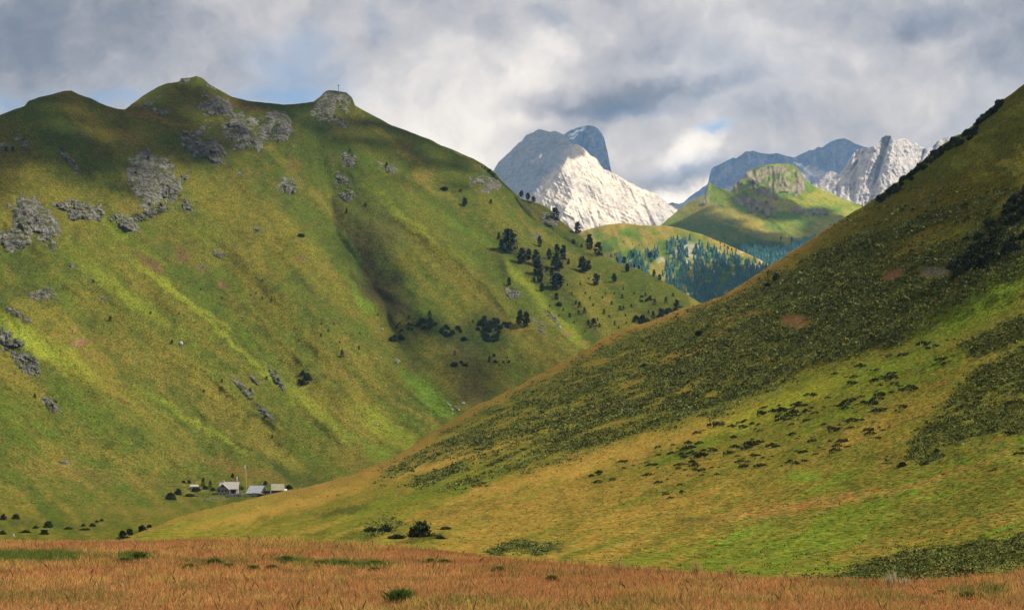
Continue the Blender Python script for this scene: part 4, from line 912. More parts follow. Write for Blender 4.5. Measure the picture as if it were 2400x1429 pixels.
# ------------------------------------------------------------------ the far wood
def conifers(P, p, h, g, w=.24):
    n = len(p); k = 6; tiers = 3; Vs = []; Fs = []
    for t in range(tiers):
        zb = h * (.08 + .27 * t); zt = h * (.52 + .24 * t); r = h * w * (1 - .24 * t)
        A = (np.arange(k) * 2 * math.pi / k)[None] + g.uniform(0, 6.28, (n, 1)); rr = r[:, None] * g.uniform(.65, 1.3, (n, k))
        ring = np.stack([rr * np.cos(A), rr * np.sin(A), zb[:, None] + 0 * A + g.uniform(-.04, .04, (n, k)) * h[:, None]], -1) + p[:, None]
        top = (p + np.stack([0 * h, 0 * h, np.minimum(zt, h)], -1))[:, None]
        V = np.concatenate([ring, top], 1); base = len(Vs) and sum(len(v) for v in Vs)
        ii = np.arange(n)[:, None] * (k + 1) + (base or 0)
        f = np.stack([ii + np.arange(k)[None], ii + (np.arange(k)[None] + 1) % k, ii + k + 0 * np.arange(k)[None]], -1).reshape(-1, 3)
        Vs.append(V.reshape(-1, 3)); Fs.append(f)
    return np.concatenate(Vs), np.concatenate(Fs)
def wood_obj(L, n, box, dens, h0, h1, name, label):
    P = scatter(L, n, *box, dens, g); p = L.at(P[:, 0], P[:, 1], 1.0); h = g.uniform(h0, h1, len(P))
    V, Fc = conifers(P, p, h, g)
    return tag(mesh_from(name, V, Fc, m_tall, smooth=False), label, 'wood', kind='stuff')
wood_obj(MM, 2600, (1430, 1920, 556, 760), wood, 6, 15, 'far_wood', 'blue-green conifer wood covering the flank of the forested hill')
FW = [(1740,585),(1790,590),(1830,590),(1850,578),(1880,575),(1910,560),(1910,600),(1860,660),(1800,640),(1750,600)]
def dens_f(x, y): return sstep(-3, 5, poly_dist(x, y, FW) + 10 * fbm(x / 14., y / 8., 3, 405))
wood_obj(MF, 1300, (1735, 1920, 556, 665), dens_f, 11, 22, 'distant_wood', 'bluish belt of conifers along the foot of the distant hill')
SM, = [[]]
for px, py, h, L in [(1432,603,9,MM),(1441,600,7,MM),(1479,600,14,MM),(1484,604,12,MM),(1492,612,11,MM),(1526,606,16,MM),(1521,604,12,MM),(1534,608,11,MM),(1462,568,4,MM),(1482,574,4,MM),(1498,576,4,MM),(1688,572,5,MM),(1698,578,6,MM),(1706,584,8,MM),(1715,588,7,MM),(1725,590,7,MM),(1600,566,6,MM),(1640,566,5,MM),(1830,562,8,MF),(1856,568,12,MF),(1868,574,9,MF),(1884,560,5,MF),(1812,572,5,MF),(1700,560,4,MF)]:
    lab = ('small conifer standing apart on the pale meadow around the far wood', 'single conifers around the far wood') if L is MM else ('tiny conifer standing apart on the distant sunlit hillside', 'single conifers on the distant hillside')
    put_tree(FIR, L, px, py, h, lab[0], lab[1], wide=1.5, cat='conifer', name='conifer')
# ------------------------------------------------------------------ reddish meadow grass
g = np.random.default_rng(33)
def grass_mat():
    m, nt, b = new_mat('meadow_grass'); at = N(nt, 'ShaderNodeAttribute', _attribute_name='tint'); nt.links.new(at.outputs['Color'], b.inputs['Base Color'])
    tr = nt.nodes.new('ShaderNodeBsdfTranslucent'); nt.links.new(at.outputs['Color'], tr.inputs['Color'])
    mxs = nt.nodes.new('ShaderNodeMixShader'); mxs.inputs[0].default_value = .35; out = nt.nodes['Material Output']
    nt.links.new(b.outputs[0], mxs.inputs[1]); nt.links.new(tr.outputs[0], mxs.inputs[2]); nt.links.new(mxs.outputs[0], out.inputs['Surface']); return m
m_blade = grass_mat()
def blades(X, Y, Z, h, w, lean, base, tip, g):
    n = len(X); A = g.uniform(0, 6.28, n); p = np.stack([X, Y, Z], -1); s = np.stack([np.cos(A), np.sin(A), 0 * A], -1) * w[:, None]
    B = g.normal(size=(n, 2)) * lean; mid = p + np.stack([B[:, 0] * h * .4, B[:, 1] * h * .4, h * .55], -1); top = p + np.stack([B[:, 0] * h, B[:, 1] * h, h * (1 - .3 * lean)], -1)
    V = np.stack([p - s * .6, p + s * .6, mid + s, top, mid - s], 1).reshape(-1, 3)
    i = np.arange(n)[:, None] * 5
    mc = base * .45 + tip * .55
    T = np.stack([base * .8, base * .8, mc, tip, mc], 1).reshape(-1, 3)
    return V, i + np.array([[0, 1, 2, 3, 4]]), T
nb = 440000
Yg = 42 + (150 - 42) * g.uniform(0, 1, nb) ** .85
pxg = g.uniform(-120, 2520, nb); Xg = (pxg - CX) / F * Yg / CP
k = (Yg < edge_Y(pxg) + 5); Yg = Yg[k]; pxg = pxg[k]; Xg = Xg[k]
Zg = meadow_z(Xg, Yg)
bb = (Zg - CAMZ) / Yg; pyg = CY - F * np.tan(np.arctan(bb) - PITCH)
gm = meadow_green(pxg, pyg); n = len(Xg)
q1 = fbm(Xg / 5., Yg / 7., 4, 411, .6); q2 = fbm(Xg / 1.3, Yg / 2.2, 4, 412, .6); q3 = fbm(Xg / 16., Yg / 18., 3, 413)
RED = np.array([.74, .31, .145]); TAN = np.array([.80, .45, .17]); YEL = np.array([.48, .42, .09]); GRN = np.array([.14, .21, .035])
tip = lerp(RED + 0 * q1[:, None], TAN, sstep(-.15, .4, q1 + .4 * q3)); tip = lerp(tip, YEL, .8 * sstep(.12, .5, q2 + .5 * q3))
tip = tip * (1 + .35 * q1 + .3 * q3)[:, None]; tip = lerp(tip, YEL * .9, .55 * np.exp(-((pxg - 1420) / 170) ** 2) * sstep(-.2, .3, q1)); tip = lerp(tip, np.array([.20, .14, .05]), .7 * sstep(.05, .4, -q2 + .4 * q1))
isg = g.uniform(0, 1, n) < gm + .13 + .25 * sstep(.1, .5, q3)
tip = tip * np.array([1.05, .93, .93]); tip = np.where(isg[:, None], GRN * g.uniform(.7, 1.3, (n, 1)), tip * g.uniform(.7, 1.25, (n, 1)))
base = np.where(isg[:, None], GRN * .6, np.array([.30, .20, .06]))
hg = g.uniform(.16, .42, n) * (1 + .5 * q2 + .5 * q3 + .25 * q1) * np.where(isg, .75, 1)
pale = g.uniform(0, 1, n) < .012 + .12 * np.exp(-((pxg - 1640) / 110) ** 2) * sstep(12, 0, np.abs(Yg - edge_Y(pxg))) * .5
hg = np.where(pale, hg * 1.5, hg); tip = np.where(pale[:, None], np.array([.50, .42, .22]), tip)
dk = g.uniform(0, 1, n) < .05
hg = np.where(dk, hg * 1.35 + .08, hg); tip = np.where(dk[:, None], np.array([.16, .10, .04]), tip); base = np.where(dk[:, None], np.array([.10, .08, .03]), base)
wsp = g.uniform(0, 1, n) < .35 * sstep(.0, .4, q3 + .3 * q1) * sstep(25, 0, edge_Y(pxg) - Yg)
hg = np.where(wsp, hg * 1.7, hg)
V, Fc, T = blades(Xg, Yg, Zg - .03, hg, g.uniform(.004, .012, n) * (Yg / 70) ** .5, .28, base, tip, g)
tag(mesh_from('grass', V, Fc, m_blade, smooth=False, attrs={'tint': T}), 'reddish brown seeding grass filling the near meadow', 'grass', kind='stuff')
# green tufts standing out of the red meadow
def tuft(px, py, w, h, label, green=1.0, n=900, seed=0, pale=False):
    gg = np.random.default_rng(seed); b_ = math.tan(PITCH + math.atan((CY - py) / F)); Yt = -CAMZ / b_; X0 = (px - CX) / F * Yt / CP
    Wd = w * Yt / F; H = h * Yt / F
    r = np.abs(gg.normal(size=n)) * .4; A = gg.uniform(0, 6.28, n); X = X0 + r * np.cos(A) * Wd * .6; Yv = Yt + r * np.sin(A) * Wd * .6
    tp = (np.array([.07, .125, .02]) if not pale else (np.array([.62, .53, .34]) if seed < 543 else np.array([.55, .38, .16]))) * gg.uniform(.6, 1.3, (n, 1)); bs = tp * .6
    V, Fc, T = blades(X - X0, Yv - Yt, 0 * X, H * gg.uniform(.5, 1.15, n) * (1 - .5 * np.clip(r, 0, 1)), np.full(n, .016 if not pale else .011) * (Yt / 70), .35 if not pale else .16, bs, tp, gg)
    o = mesh_from('grass_tuft', V, Fc, m_blade, smooth=False, attrs={'tint': T}); o.location = (X0, Yt, float(meadow_z(np.array(X0), np.array(Yt))) - .02)
    return tag(o, label, 'grass tuft')
for i, a in enumerate([(943,1412,62,40,'large green grass tuft alone in the lowest strip of red meadow'),(345,1312,34,22,'dark upright tuft in the green strip of the meadow'),(312,1318,46,16,'broad dark tuft beside the upright dark one'),(518,1322,46,18,'green tuft at the start of the middle tuft row'),(550,1330,30,14,'small green tuft second in the middle row'),(463,1330,34,14,'faint green tuft before the middle row'),
      (607,1336,32,18,'dark green tuft third in the middle row'),(650,1332,40,14,'flat green tuft fourth in the middle row'),(683,1314,50,14,'wide green tuft raised above the middle row'),(760,1326,34,16,'green tuft with dark heart past the middle row'),(812,1322,60,12,'long green tuft past the middle row'),(885,1322,50,12,'wide pale green tuft near the meadow centre'),(885,1338,30,12,'small green tuft below the wide pale one'),
      (1013,1316,30,10,'small green tuft under the biggest bush'),(1045,1320,44,12,'wide green tuft right of the small one under the bush'),(1170,1338,34,14,'lone green tuft at the start of the yellow grass'),(1290,1362,30,16,'thin green tuft within the yellow grass'),(2240,1402,60,22,'green tuft cluster near the lower corner'),(2180,1392,40,12,'pale green tuft before the corner cluster')]):
    tuft(*a, seed=500 + i)
for i, a in enumerate([(2075,1374,44,44,'bundle of white seed stalks against the dark heath patch'),(2100,1376,30,30,'shorter white stalks beside the white bundle'),(2060,1374,7,34,'single leaning white stalk before the bundle'),(1622,1348,50,44,'bundle of tan seed stalks at the meadow rim'),(1700,1356,40,44,'tan curved stalks second along the meadow rim'),(1450,1336,60,36,'yellow stalks at the meadow rim above yellow grass'),(1890,1372,12,26,'lone thin stalk on the meadow rim')]):
    tuft(*a, n=60 if i else 44, seed=540 + i, pale=True)
# ------------------------------------------------------------------ rock outcrops of the left mountain
m_rock = rock_mat('outcrop_rock', 8.0, (.105,.10,.085), (.20,.19,.165), (.045,.045,.047), .7, .3, grass=(.06,.068,.02))
m_pale = rock_mat('pale_boulder_rock', 1.2, (.42,.40,.37), (.55,.53,.50), (.3,.29,.27), .8, .5)
def outcrop(L, cx, cy, rx, ry, deg, A, label, seed, mat=None, name='rock_outcrop', step=None, rag=.75, cat='rock'):
    step = step or max(1.0, min(rx, ry) / 14)
    m = max(rx, ry) * 1.35
    xs = np.arange(cx - m, cx + m, step); ys_ = np.arange(cy - m, cy + m, step)
    PX, PY = np.meshgrid(xs, ys_)
    a, b = rot(PX - cx, PY - cy, deg)
    w = fbm(PX / (rx * .6), PY / (rx * .6), 3, 600 + seed)
    r2 = (a / rx) ** 2 + (b / ry) ** 2
    sc_ = max(6., min(rx, ry) * .7)
    rg = ridged(a / (sc_ * 1.9) + w, b / sc_, 4, 610 + seed, .6); rg2 = ridged(PX / (sc_ * .45), PY / (sc_ * .6), 4, 620 + seed, .62)
    te = np.floor(fbm(a / (sc_ * 1.2), b / (sc_ * .8), 3, 630 + seed) * 5) / 5
    hole = fbm(PX / (sc_ * 1.1), PY / (sc_ * .9), 4, 640 + seed, .6)
    A = A * .8
    off = A * (.62 * (1 - r2 * (1 + .9 * w)) - .12) + A * (rag * .40 * rg + .10 * rg2 + .42 * te + 1.5 * rag * np.minimum(hole + .08, .1) * 1.6)
    off = np.clip(off, -A * 1.2, A * 1.7)
    # steep under-edge on the lower right side
    Yt = L.Y(PX, PY)
    tp = L.top(PX)
    G = world(PX, np.maximum(PY, tp + .3), Yt - off)
    idx = np.arange(PX.size).reshape(PX.shape)
    f = np.stack([idx[1:, :-1], idx[1:, 1:], idx[:-1, 1:], idx[:-1, :-1]], -1).reshape(-1, 4)
    o_ = off.ravel(); keep = (o_[f].max(1) > -A * .12) & (PY.ravel()[f].min(1) > tp.ravel()[f[:, 0]] - 1)
    f = f[keep]; u, inv = np.unique(f, return_inverse=True)
    ctr = world(np.array([cx * 1.]), np.array([cy * 1.]), L.Y(np.array([cx * 1.]), np.array([cy * 1.])))[0]
    o = mesh_from(name, G.reshape(-1, 3)[u] - ctr, inv.reshape(f.shape), mat or m_rock, smooth=False); o.location = ctr
    return tag(o, label, cat)
OUT = [
 (505,262,46,30,-35,7,'grey outcrop highest under the main summit, upper left of the outcrop cluster'),(560,298,38,22,-25,8,'narrow grey outcrop beneath the highest outcrop of the cluster'),(592,332,42,24,-15,8,'broad pale outcrop at the bottom of the upper cluster'),(648,300,32,36,40,8,'grey outcrop at the outer right end of the upper cluster'),(545,318,22,14,0,6,'small outcrop between the clusters'),
 (478,345,70,26,32,8,'long grey outcrop slanting down below the upper cluster'),(350,428,74,58,60,12,'largest cracked outcrop in the middle of the upper mountainside'),(395,440,30,44,20,11,'dark wall on the shaded side of the largest outcrop'),(352,500,46,11,-18,9,'overhanging ledge with dark underside below the largest outcrop'),(292,524,34,17,28,7,'small outcrop left of the overhanging ledge'),
 (84,512,88,44,44,15,'great rounded dark bluff near the left edge'),(182,494,50,22,14,9,'ragged outcrop right of the great rounded bluff'),(28,562,42,22,18,7,'pale outcrop under the great rounded bluff'),(52,330,18,10,30,4,'faint grey rocks above the two tiny edge firs'),(15,345,16,10,0,4,'grey rock patch beside the two tiny edge firs'),
 (772,236,34,22,-40,7,'rocky left shoulder of the summit with the pole'),(808,238,24,20,50,8,'rocky right face of the summit with the pole'),(762,258,22,18,-30,6,'rock rib falling from the summit with the pole'),(795,284,20,10,25,6,'small pale rock under the summit rocks'),
 (676,438,22,20,30,6,'grey outcrop alone right of the largest one'),(818,374,17,17,-30,5,'grey outcrop under the skyline to the right of the summit'),(812,458,22,13,15,4,'pale rocks at the head of the shaded gully'),(800,420,18,10,30,3,'faint rocks above the pale gully rocks'),(910,394,18,9,25,5,'small grey outcrop carrying a tiny fir'),
 (1137,430,34,16,15,6,'rocks near the crest below the skyline pines'),(1160,432,14,14,50,6,'rocky rim where the blue peak appears'),(348,240,22,8,-30,4,'faint rocks under the skyline left of main summit'),(375,262,20,7,0,3,'flat faint rocks below the saddle ridge'),(430,187,14,5,0,4,'dark knob forming the main summit'),(492,200,12,6,30,4,'dark rocks on the skyline right of main summit'),
 (160,374,34,10,50,4,'thin brown rock band crossing the high slope'),(437,482,18,10,50,4,'pale broken rocks right of the overhanging ledge'),(440,345,16,8,20,4,'small rocks above the slanting outcrop'),(515,597,14,7,20,3,'small grey rocks in the middle of the mountainside'),(605,538,12,5,25,2.5,'tiny rocks uphill of the flat bush'),(475,625,10,4,10,2.5,'thin dark rock strip on the mid slope'),
 (22,805,36,22,60,8,'dark rock bank at the left edge below the golden rib'),(66,850,36,20,40,8,'dark broken rocks downhill of the edge rock bank'),(120,948,20,12,45,5,'small dark outcrop low on the left slope'),(42,735,34,6,28,4,'dark eroded bank above the golden rib'),
 (566,905,34,8,48,4,'thin rock strip left of the fold with bushes'),(598,890,16,5,42,4,'tiny rock strip inside the fold'),(650,890,30,9,52,5,'dark rocks in the fold near the round thicket'),(620,965,30,7,40,3,'flat grey rocks at the end of the fold'),
 (1204,686,15,13,0,7,'round grey boulder below a small pine'),(1290,738,22,6,42,4,'thin rock strip beside the bright grass rib'),(1262,756,16,5,30,3.5,'thin rocks right of the tall pair of pines'),(1270,775,14,4,48,3,'small rocks under the thin rock strip'),(1300,752,14,4,45,3,'sliver of rock on the bright rib'),
 (1255,552,10,6,0,3,'small pale rock above the lone oval pine'),(100,690,26,12,0,3,'scattered grey stones on the dark left slope'),(150,1082,14,5,0,2,'pale stones low on the left slope'),(240,700,8,4,0,2,'tiny pale stones below a tiny fir'),
]
for i, t in enumerate(OUT): outcrop(ML, *t[:6], t[6], i, rag=1.0 if t[5] < 6 else (.8 if t[5] < 12 else .3))
outcrop(MB, 1288, 516, 22, 13, 35, 6, 'dark rocks on the second ridge beside its pine', 70)
def stone(L, px, py, w, h, label, seed, group=None, name='boulder'):
    gg = np.random.default_rng(seed); p = L.at(np.array([px * 1.]), np.array([py * 1.]))[0]; Wd = hpx(w, p[1]); H = hpx(h, p[1])
    import bmesh
    bm = bmesh.new(); bmesh.ops.create_icosphere(bm, subdivisions=3, radius=1)
    for v in bm.verts:
        c = np.array(v.co); k = 1 + .35 * float(fbm(np.array(c[0] * 1.3 + seed), np.array(c[1] * 1.3 + c[2] * 1.7), 3, 650)) 
        for q in range(4):
            d = unit(np.random.default_rng(seed * 7 + q).normal(size=3)); t = float(c @ d)
            if t > .62: c = c - d * (t - .62)
        v.co = c * k
    me = bpy.data.meshes.new(name); bm.to_mesh(me); bm.free(); me.materials.append(m_pale)
    o = bpy.data.objects.new(name, me); COL.objects.link(o); o.location = p + np.array([0, 0, H * .3]); o.scale = (Wd / 2, Wd / 2.4, H / 1.8); o.rotation_euler = (0, 0, gg.uniform(0, 6))
    return tag(o, label, 'rock', group)
for i, a in enumerate([(424,808,12,12,'pale boulder beside a tiny fir on the lower slope'),(932,850,18,12,'broad pale boulder beside the green gully floor'),(1086,946,9,6,'largest white stone of the scatter in the green hollow'),(895,772,8,5,'white stone at the edge of the shaded gully'),(1015,921,5,5,'white stone above the scatter in the green hollow'),(886,996,5,5,'white stone alone on the lime green slope'),
     (103,1244,8,7,'white stone in the valley ditch'),(32,1257,5,9,'upright white stone near the reddish meadow'),(1010,1246,1,1,'x')][:-1]):
    stone(ML, *a[:4], a[4], 700 + i)
for i, (x, y, w) in enumerate([(1050,948,5),(1055,951,6),(1067,953,5),(1060,961,7),(1075,962,6),(1061,970,4),(1072,957,4),(1049,944,4),(882,842,6),(893,838,4),(308,1040,4),(905,905,4)]):
    grp = i < 8
    stone(ML, x, y, w, w * .7, 'small white stone scattered in the green hollow' if grp else ['flat white stone uphill of the broad pale boulder','tiny white stone next to the flat one','tiny pale stone low on the left slope','pale sliver of stone above the green hollow'][i - 8], 720 + i, 'white stones scattered in the green hollow' if grp else None, name='stone')
for i, a in enumerate([(1312,768,8,5,'reddish stone on the bright grass rib')]): stone(ML, *a[:4], a[4], 760 + i)
# ------------------------------------------------------------------ farm
def plain(name, c1, c2, sc_=1.5, rough=.85, stretch=None):
    m, nt, b = new_mat(name); n1 = noise(nt, objco(nt, stretch), sc_, 5, .65)
    nt.links.new(mixc(nt, mrange(nt, n1, .35, .65, 0, 1), c1, c2), b.inputs['Base Color']); b.inputs['Roughness'].default_value = rough
    bp = N(nt, 'ShaderNodeBump'); bp.inputs['Strength'].default_value = .5; nt.links.new(n1, bp.inputs['Height']); nt.links.new(bp.outputs[0], b.inputs['Normal']); return m
m_stone = plain('rubble_masonry', (.07,.065,.06), (.38,.36,.33), 2.2)
m_shingle = plain('weathered_shingles', (.22,.20,.18), (.42,.39,.36), 2.5, .9, (1, .3, 1))
m_metal = plain('grey_sheet_roof', (.34,.36,.38), (.42,.44,.46), .8, .6)
m_mossy = plain('mossy_shingles', (.22,.20,.16), (.31,.30,.19), 1.2)
m_wood = plain('dark_boards', (.035,.025,.02), (.12,.08,.055), 3, .9, (6, 6, .4))
m_white = plain('white_paint', (.72,.72,.70), (.82,.82,.80), 1.)
m_glass = plain('window_glass', (.02,.025,.03), (.04,.05,.06), 1., .2)
m_plast = plain('pale_plaster', (.50,.42,.34), (.66,.58,.48), 1.2)
m_bluegrey = plain('grey_blue_boards', (.22,.26,.28), (.36,.40,.42), 1.6)
def boxes(name, L_, mat, parent, rotp=None):
    V = []; Fc = []
    for (x0, y0, z0, x1, y1, z1) in L_:
        b_ = len(V); V += [(x0,y0,z0),(x1,y0,z0),(x1,y1,z0),(x0,y1,z0),(x0,y0,z1),(x1,y0,z1),(x1,y1,z1),(x0,y1,z1)]
        Fc += [tuple(b_ + i for i in q) for q in ((0,3,2,1),(4,5,6,7),(0,1,5,4),(1,2,6,5),(2,3,7,6),(3,0,4,7))]
    return mesh_from(name, np.array(V, float), np.array(Fc), mat, parent, smooth=False)
def prism(name, prof, a0, a1, axis, mat, parent):
    """profile in (across, z) extruded along axis"""
    V = []; n = len(prof)
    for a in (a0, a1):
        for c, z in prof: V.append((a, c, z) if axis == 'x' else (c, a, z))
    me = bpy.data.meshes.new(name); me.from_pydata(V, [], [tuple(range(n)), tuple(range(2*n - 1, n - 1, -1))] + [(i, (i+1) % n, n + (i+1) % n, n + i) for i in range(n)])
    import bmesh
    bm = bmesh.new(); bm.from_mesh(me); bmesh.ops.recalc_face_normals(bm, faces=bm.faces); bm.to_mesh(me); bm.free()
    me.materials.append(mat); o = bpy.data.objects.new(name, me); COL.objects.link(o); o.parent = parent; return o
def roof_prof(half, ze, zr, th=.22, c=0, over=.5):
    k = (zr - ze) / half; e = half + over
    return [(c - e, zr - k * e), (c, zr), (c + e, zr - k * e), (c + e, zr - k * e - th), (c, zr - th), (c - e, zr - k * e - th)]
def house(name, px, py, rz, label, cat):
    p = ML.at(np.array([px * 1.]), np.array([py * 1.]))[0]; e = bpy.data.objects.new(name, None); COL.objects.link(e); e.location = p; e.rotation_euler = (0, 0, R(rz)); tag(e, label, cat); return e
def window(e, x, z, w, h, y, mat_f=None, face='y'):
    f = .09
    def q(a0, b0, a1, b1, d0, d1): return (a0, d0, b0, a1, d1, b1) if face == 'y' else (d0, a0, b0, d1, a1, b1)
    s = -1 if face == 'y' else 1
    lo, hi = sorted((y + s * .06, y - s * .02))
    fr = boxes('window', [q(x - w/2 - f, z - h/2 - f, x + w/2 + f, z - h/2, lo, hi), q(x - w/2 - f, z + h/2, x + w/2 + f, z + h/2 + f, lo, hi), q(x - w/2 - f, z - h/2, x - w/2, z + h/2, lo, hi), q(x + w/2, z - h/2, x + w/2 + f, z + h/2, lo, hi), q(x - .03, z - h/2, x + .03, z + h/2, lo, hi)], mat_f or m_wood, e)
    lo, hi = sorted((y + s * .03, y - s * .03))
    boxes('pane', [q(x - w/2, z - h/2, x + w/2, z + h/2, lo, hi)], m_glass, fr); return fr
# farmhouse
e = house('farmhouse', 534, 1158, 4, 'stone farmhouse with shingle roof, gabled wing and white porch posts', 'house')
prism('wall', [(0, -2), (7, -2), (7, 3.4), (3.5, 6.3), (0, 3.4)], -4.4, 4.9, 'x', m_stone, e)
prism('wall', [(-5.6, -2), (.6, -2), (.6, 2.9), (-2.5, 5.3), (-5.6, 2.9)], -2.3, .0, 'y', m_stone, e)
prism('roof', roof_prof(3.5, 3.4, 6.6, c=3.5, over=.7), -4.8, 5.5, 'x', m_shingle, e)
prism('roof', roof_prof(3.1, 2.9, 5.6, c=-2.5, over=.7), -3.0, 3.2, 'y', m_shingle, e)
ch = boxes('chimney', [(-3.6, 3.0, 5.6, -2.5, 3.9, 7.2)], m_plast, e); boxes('chimney_cap', [(-3.75, 2.9, 7.2, -2.35, 4.0, 7.35)], m_white, ch)
for x in (-4.3, -2.5, -.7): window(e, x, 1.9, .8, .9, -2.3)
window(e, -2.5, 4.0, .7, .7, -2.3)
for x in (1.6, 4.2): window(e, x, 2.6, .8, .9, 0)
d_ = boxes('door', [(2.5, -.08, .1, 3.4, .03, 2.1)], m_wood, e); boxes('handle', [(3.2, -.14, 1.05, 3.3, -.08, 1.15)], m_metal, d_)
boxes('porch_roof', [(1.0, -2.4, 2.35, 5.2, .02, 2.5)], m_wood, e)
for x in (1.3, 4.7): boxes('porch_post', [(x - .2, -2.3, -1.2, x + .2, -1.9, 2.35)], m_white, e)
boxes('terrace', [(-1.5, -4.2, -2.2, 5.2, -2.35, -.55)], m_plast, e)
boxes('terrace_railing', [(-1.5, -4.28, .25, .9, -4.2, .35), (-1.5, -4.28, -.55, -1.42, -4.2, .25), (.82, -4.28, -.55, .9, -4.2, .25)], m_wood, e)
# grey barn
e = house('barn', 602, 1160, -24, 'barn with smooth grey sheet roof and dark stone front wall', 'barn')
prism('wall', [(-3.2, -2), (3.2, -2), (3.2, 1.6), (0, 4.6), (-3.2, 1.6)], -4.0, 4.0, 'x', m_stone, e)
prism('roof', roof_prof(3.2, 1.6, 5.0, th=.18, over=.55), -4.5, 4.5, 'x', m_metal, e)
boxes('gable_boards', [(4.0, -2.2, 1.4, 4.06, 2.2, 2.6), (4.0, -1.2, 2.6, 4.06, 1.2, 3.6)], m_wood, e)
boxes('door', [(4.0, -1.0, -.5, 4.08, .6, 1.3)], m_wood, e)
for x in (-2.4, .2, 2.4): window(e, x, .7, .7, .5, -3.2)
boxes('lean_to', [(4.1, .2, -2, 6.2, 2.8, 2.0), (4.0, .0, 2.0, 6.4, 3.0, 2.2)], m_wood, e)
# stable
e = house('stable', 650, 1159, 12, 'small stable with mossy shingle roof half behind the hill edge', 'stable')
prism('wall', [(-2.4, -2.5), (2.4, -2.5), (2.4, 2.9), (0, 5.0), (-2.4, 2.9)], -3.0, 3.0, 'x', m_wood, e)
prism('roof', roof_prof(2.4, 2.9, 5.7, th=.16, over=.5), -3.4, 3.4, 'x', m_mossy, e)
boxes('stone_base', [(-3.06, -2.46, -2.5, 3.06, -2.3, 1.1)], m_stone, e)
window(e, -1.4, 2.0, .7, .5, -2.4); window(e, 1.3, 2.0, .7, .5, -2.4); boxes('door', [(-.5, -2.54, -.2, .4, -2.42, 1.7)], m_wood, e)
# hut
e = house('hut', 455, 1147, 14, 'tiny grey hut with rounded shingle roof uphill of the conifers', 'hut')
prism('wall', [(-1.5, -1), (1.5, -1), (1.5, 1.9), (0, 2.6), (-1.5, 1.9)], -1.9, 1.9, 'x', m_bluegrey, e)
prism('roof', [(-2.0, 1.65), (-1.2, 2.35), (0, 2.75), (1.2, 2.35), (2.0, 1.65), (2.0, 1.5), (1.2, 2.2), (0, 2.6), (-1.2, 2.2), (-2.0, 1.5)], -2.3, 2.3, 'x', m_shingle, e)
boxes('door', [(-.4, -1.55, -.2, .4, -1.48, 1.5)], m_wood, e); window(e, 1.1, 1.1, .5, .5, -1.5)
boxes('side_shed', [(-3.2, -1.2, -1, -1.95, 1.0, 1.1)], m_bluegrey, e)
# car
p = MR.at(np.array([667.]), np.array([1151.]))[0]; p = ML.at(np.array([668.]), np.array([1152.]))[0]
e = bpy.data.objects.new('parked_car', None); COL.objects.link(e); e.location = p + np.array([0, 0, 0]); e.rotation_euler = (0, 0, R(20)); tag(e, 'small white car parked beside the stable', 'car')
prism('body', [(-1.7, .25), (1.8, .25), (1.85, .8), (1.0, .95), (.5, 1.5), (-1.2, 1.55), (-1.75, .95)], -.8, .8, 'x', m_white, e)
boxes('windscreen', [(-.68, -1.4, 1.0, .68, -1.34, 1.4)], m_glass, e)
def wheel(parent, x, y):
    V = []; n = 14
    for s in (-.1, .1):
        for i in range(n): A = 2 * math.pi * i / n; V.append((x + s, y + .3 * math.cos(A), .3 + .3 * math.sin(A)))
    Fq = np.array([(i, (i+1) % n, n + (i+1) % n, n + i) for i in range(n)])
    me = bpy.data.meshes.new('wheel'); me.from_pydata(V, [], [tuple(map(int, q)) for q in Fq] + [tuple(range(n))[::-1], tuple(range(n, 2*n))]); me.materials.append(m_glass)
    o = bpy.data.objects.new('wheel', me); COL.objects.link(o); o.parent = parent
for x in (-.75, .75):
    for y in (-1.1, 1.2): wheel(e, x, y)
# dry stone walls under the terrace and in front of the barn
def rubble_wall(x0, y0, x1, y1, h, label, seed):
    gg = np.random.default_rng(seed); n = int(abs(x1 - x0) * 3.2); a = ML.at(np.array([(x0 + x1) / 2.]), np.array([(y0 + y1) / 2.]))[0]; V = []; Fc = []
    for i in range(n):
        t = gg.uniform(0, 1); q = ML.at(np.array([x0 + (x1 - x0) * t]), np.array([y0 + (y1 - y0) * t]))[0] - a; q[2] += gg.uniform(-.2, h); q += gg.normal(size=3) * np.array([0, .15, .0])
        s = gg.uniform(.16, .42); b_ = len(V); c = np.array([(-1,-1,-1),(1,-1,-1),(1,1,-1),(-1,1,-1),(-1,-1,1),(1,-1,1),(1,1,1),(-1,1,1)]) * gg.uniform(.7, 1.2, (8, 3)) * s * np.array([1.3, 1, .7])
        V += list(c + q); Fc += [tuple(b_ + i for i in k) for k in ((0,3,2,1),(4,5,6,7),(0,1,5,4),(1,2,6,5),(2,3,7,6),(3,0,4,7))]
    o = mesh_from('stone_wall', np.array(V), np.array(Fc), m_stone, smooth=False); o.location = a; return tag(o, label, 'stone wall')
rubble_wall(528, 1165, 566, 1163, 1.6, 'rubble stone wall below the farmhouse terrace', 1)
rubble_wall(572, 1165, 632, 1160, 1.1, 'low rubble wall along the front of the grey barn', 2)
rubble_wall(478, 1172, 524, 1168, .5, 'tumbled stone wall in the grass below the farmhouse', 3)
rubble_wall(628, 1158, 640, 1152, 1.0, 'short rubble wall between barn and stable', 4)
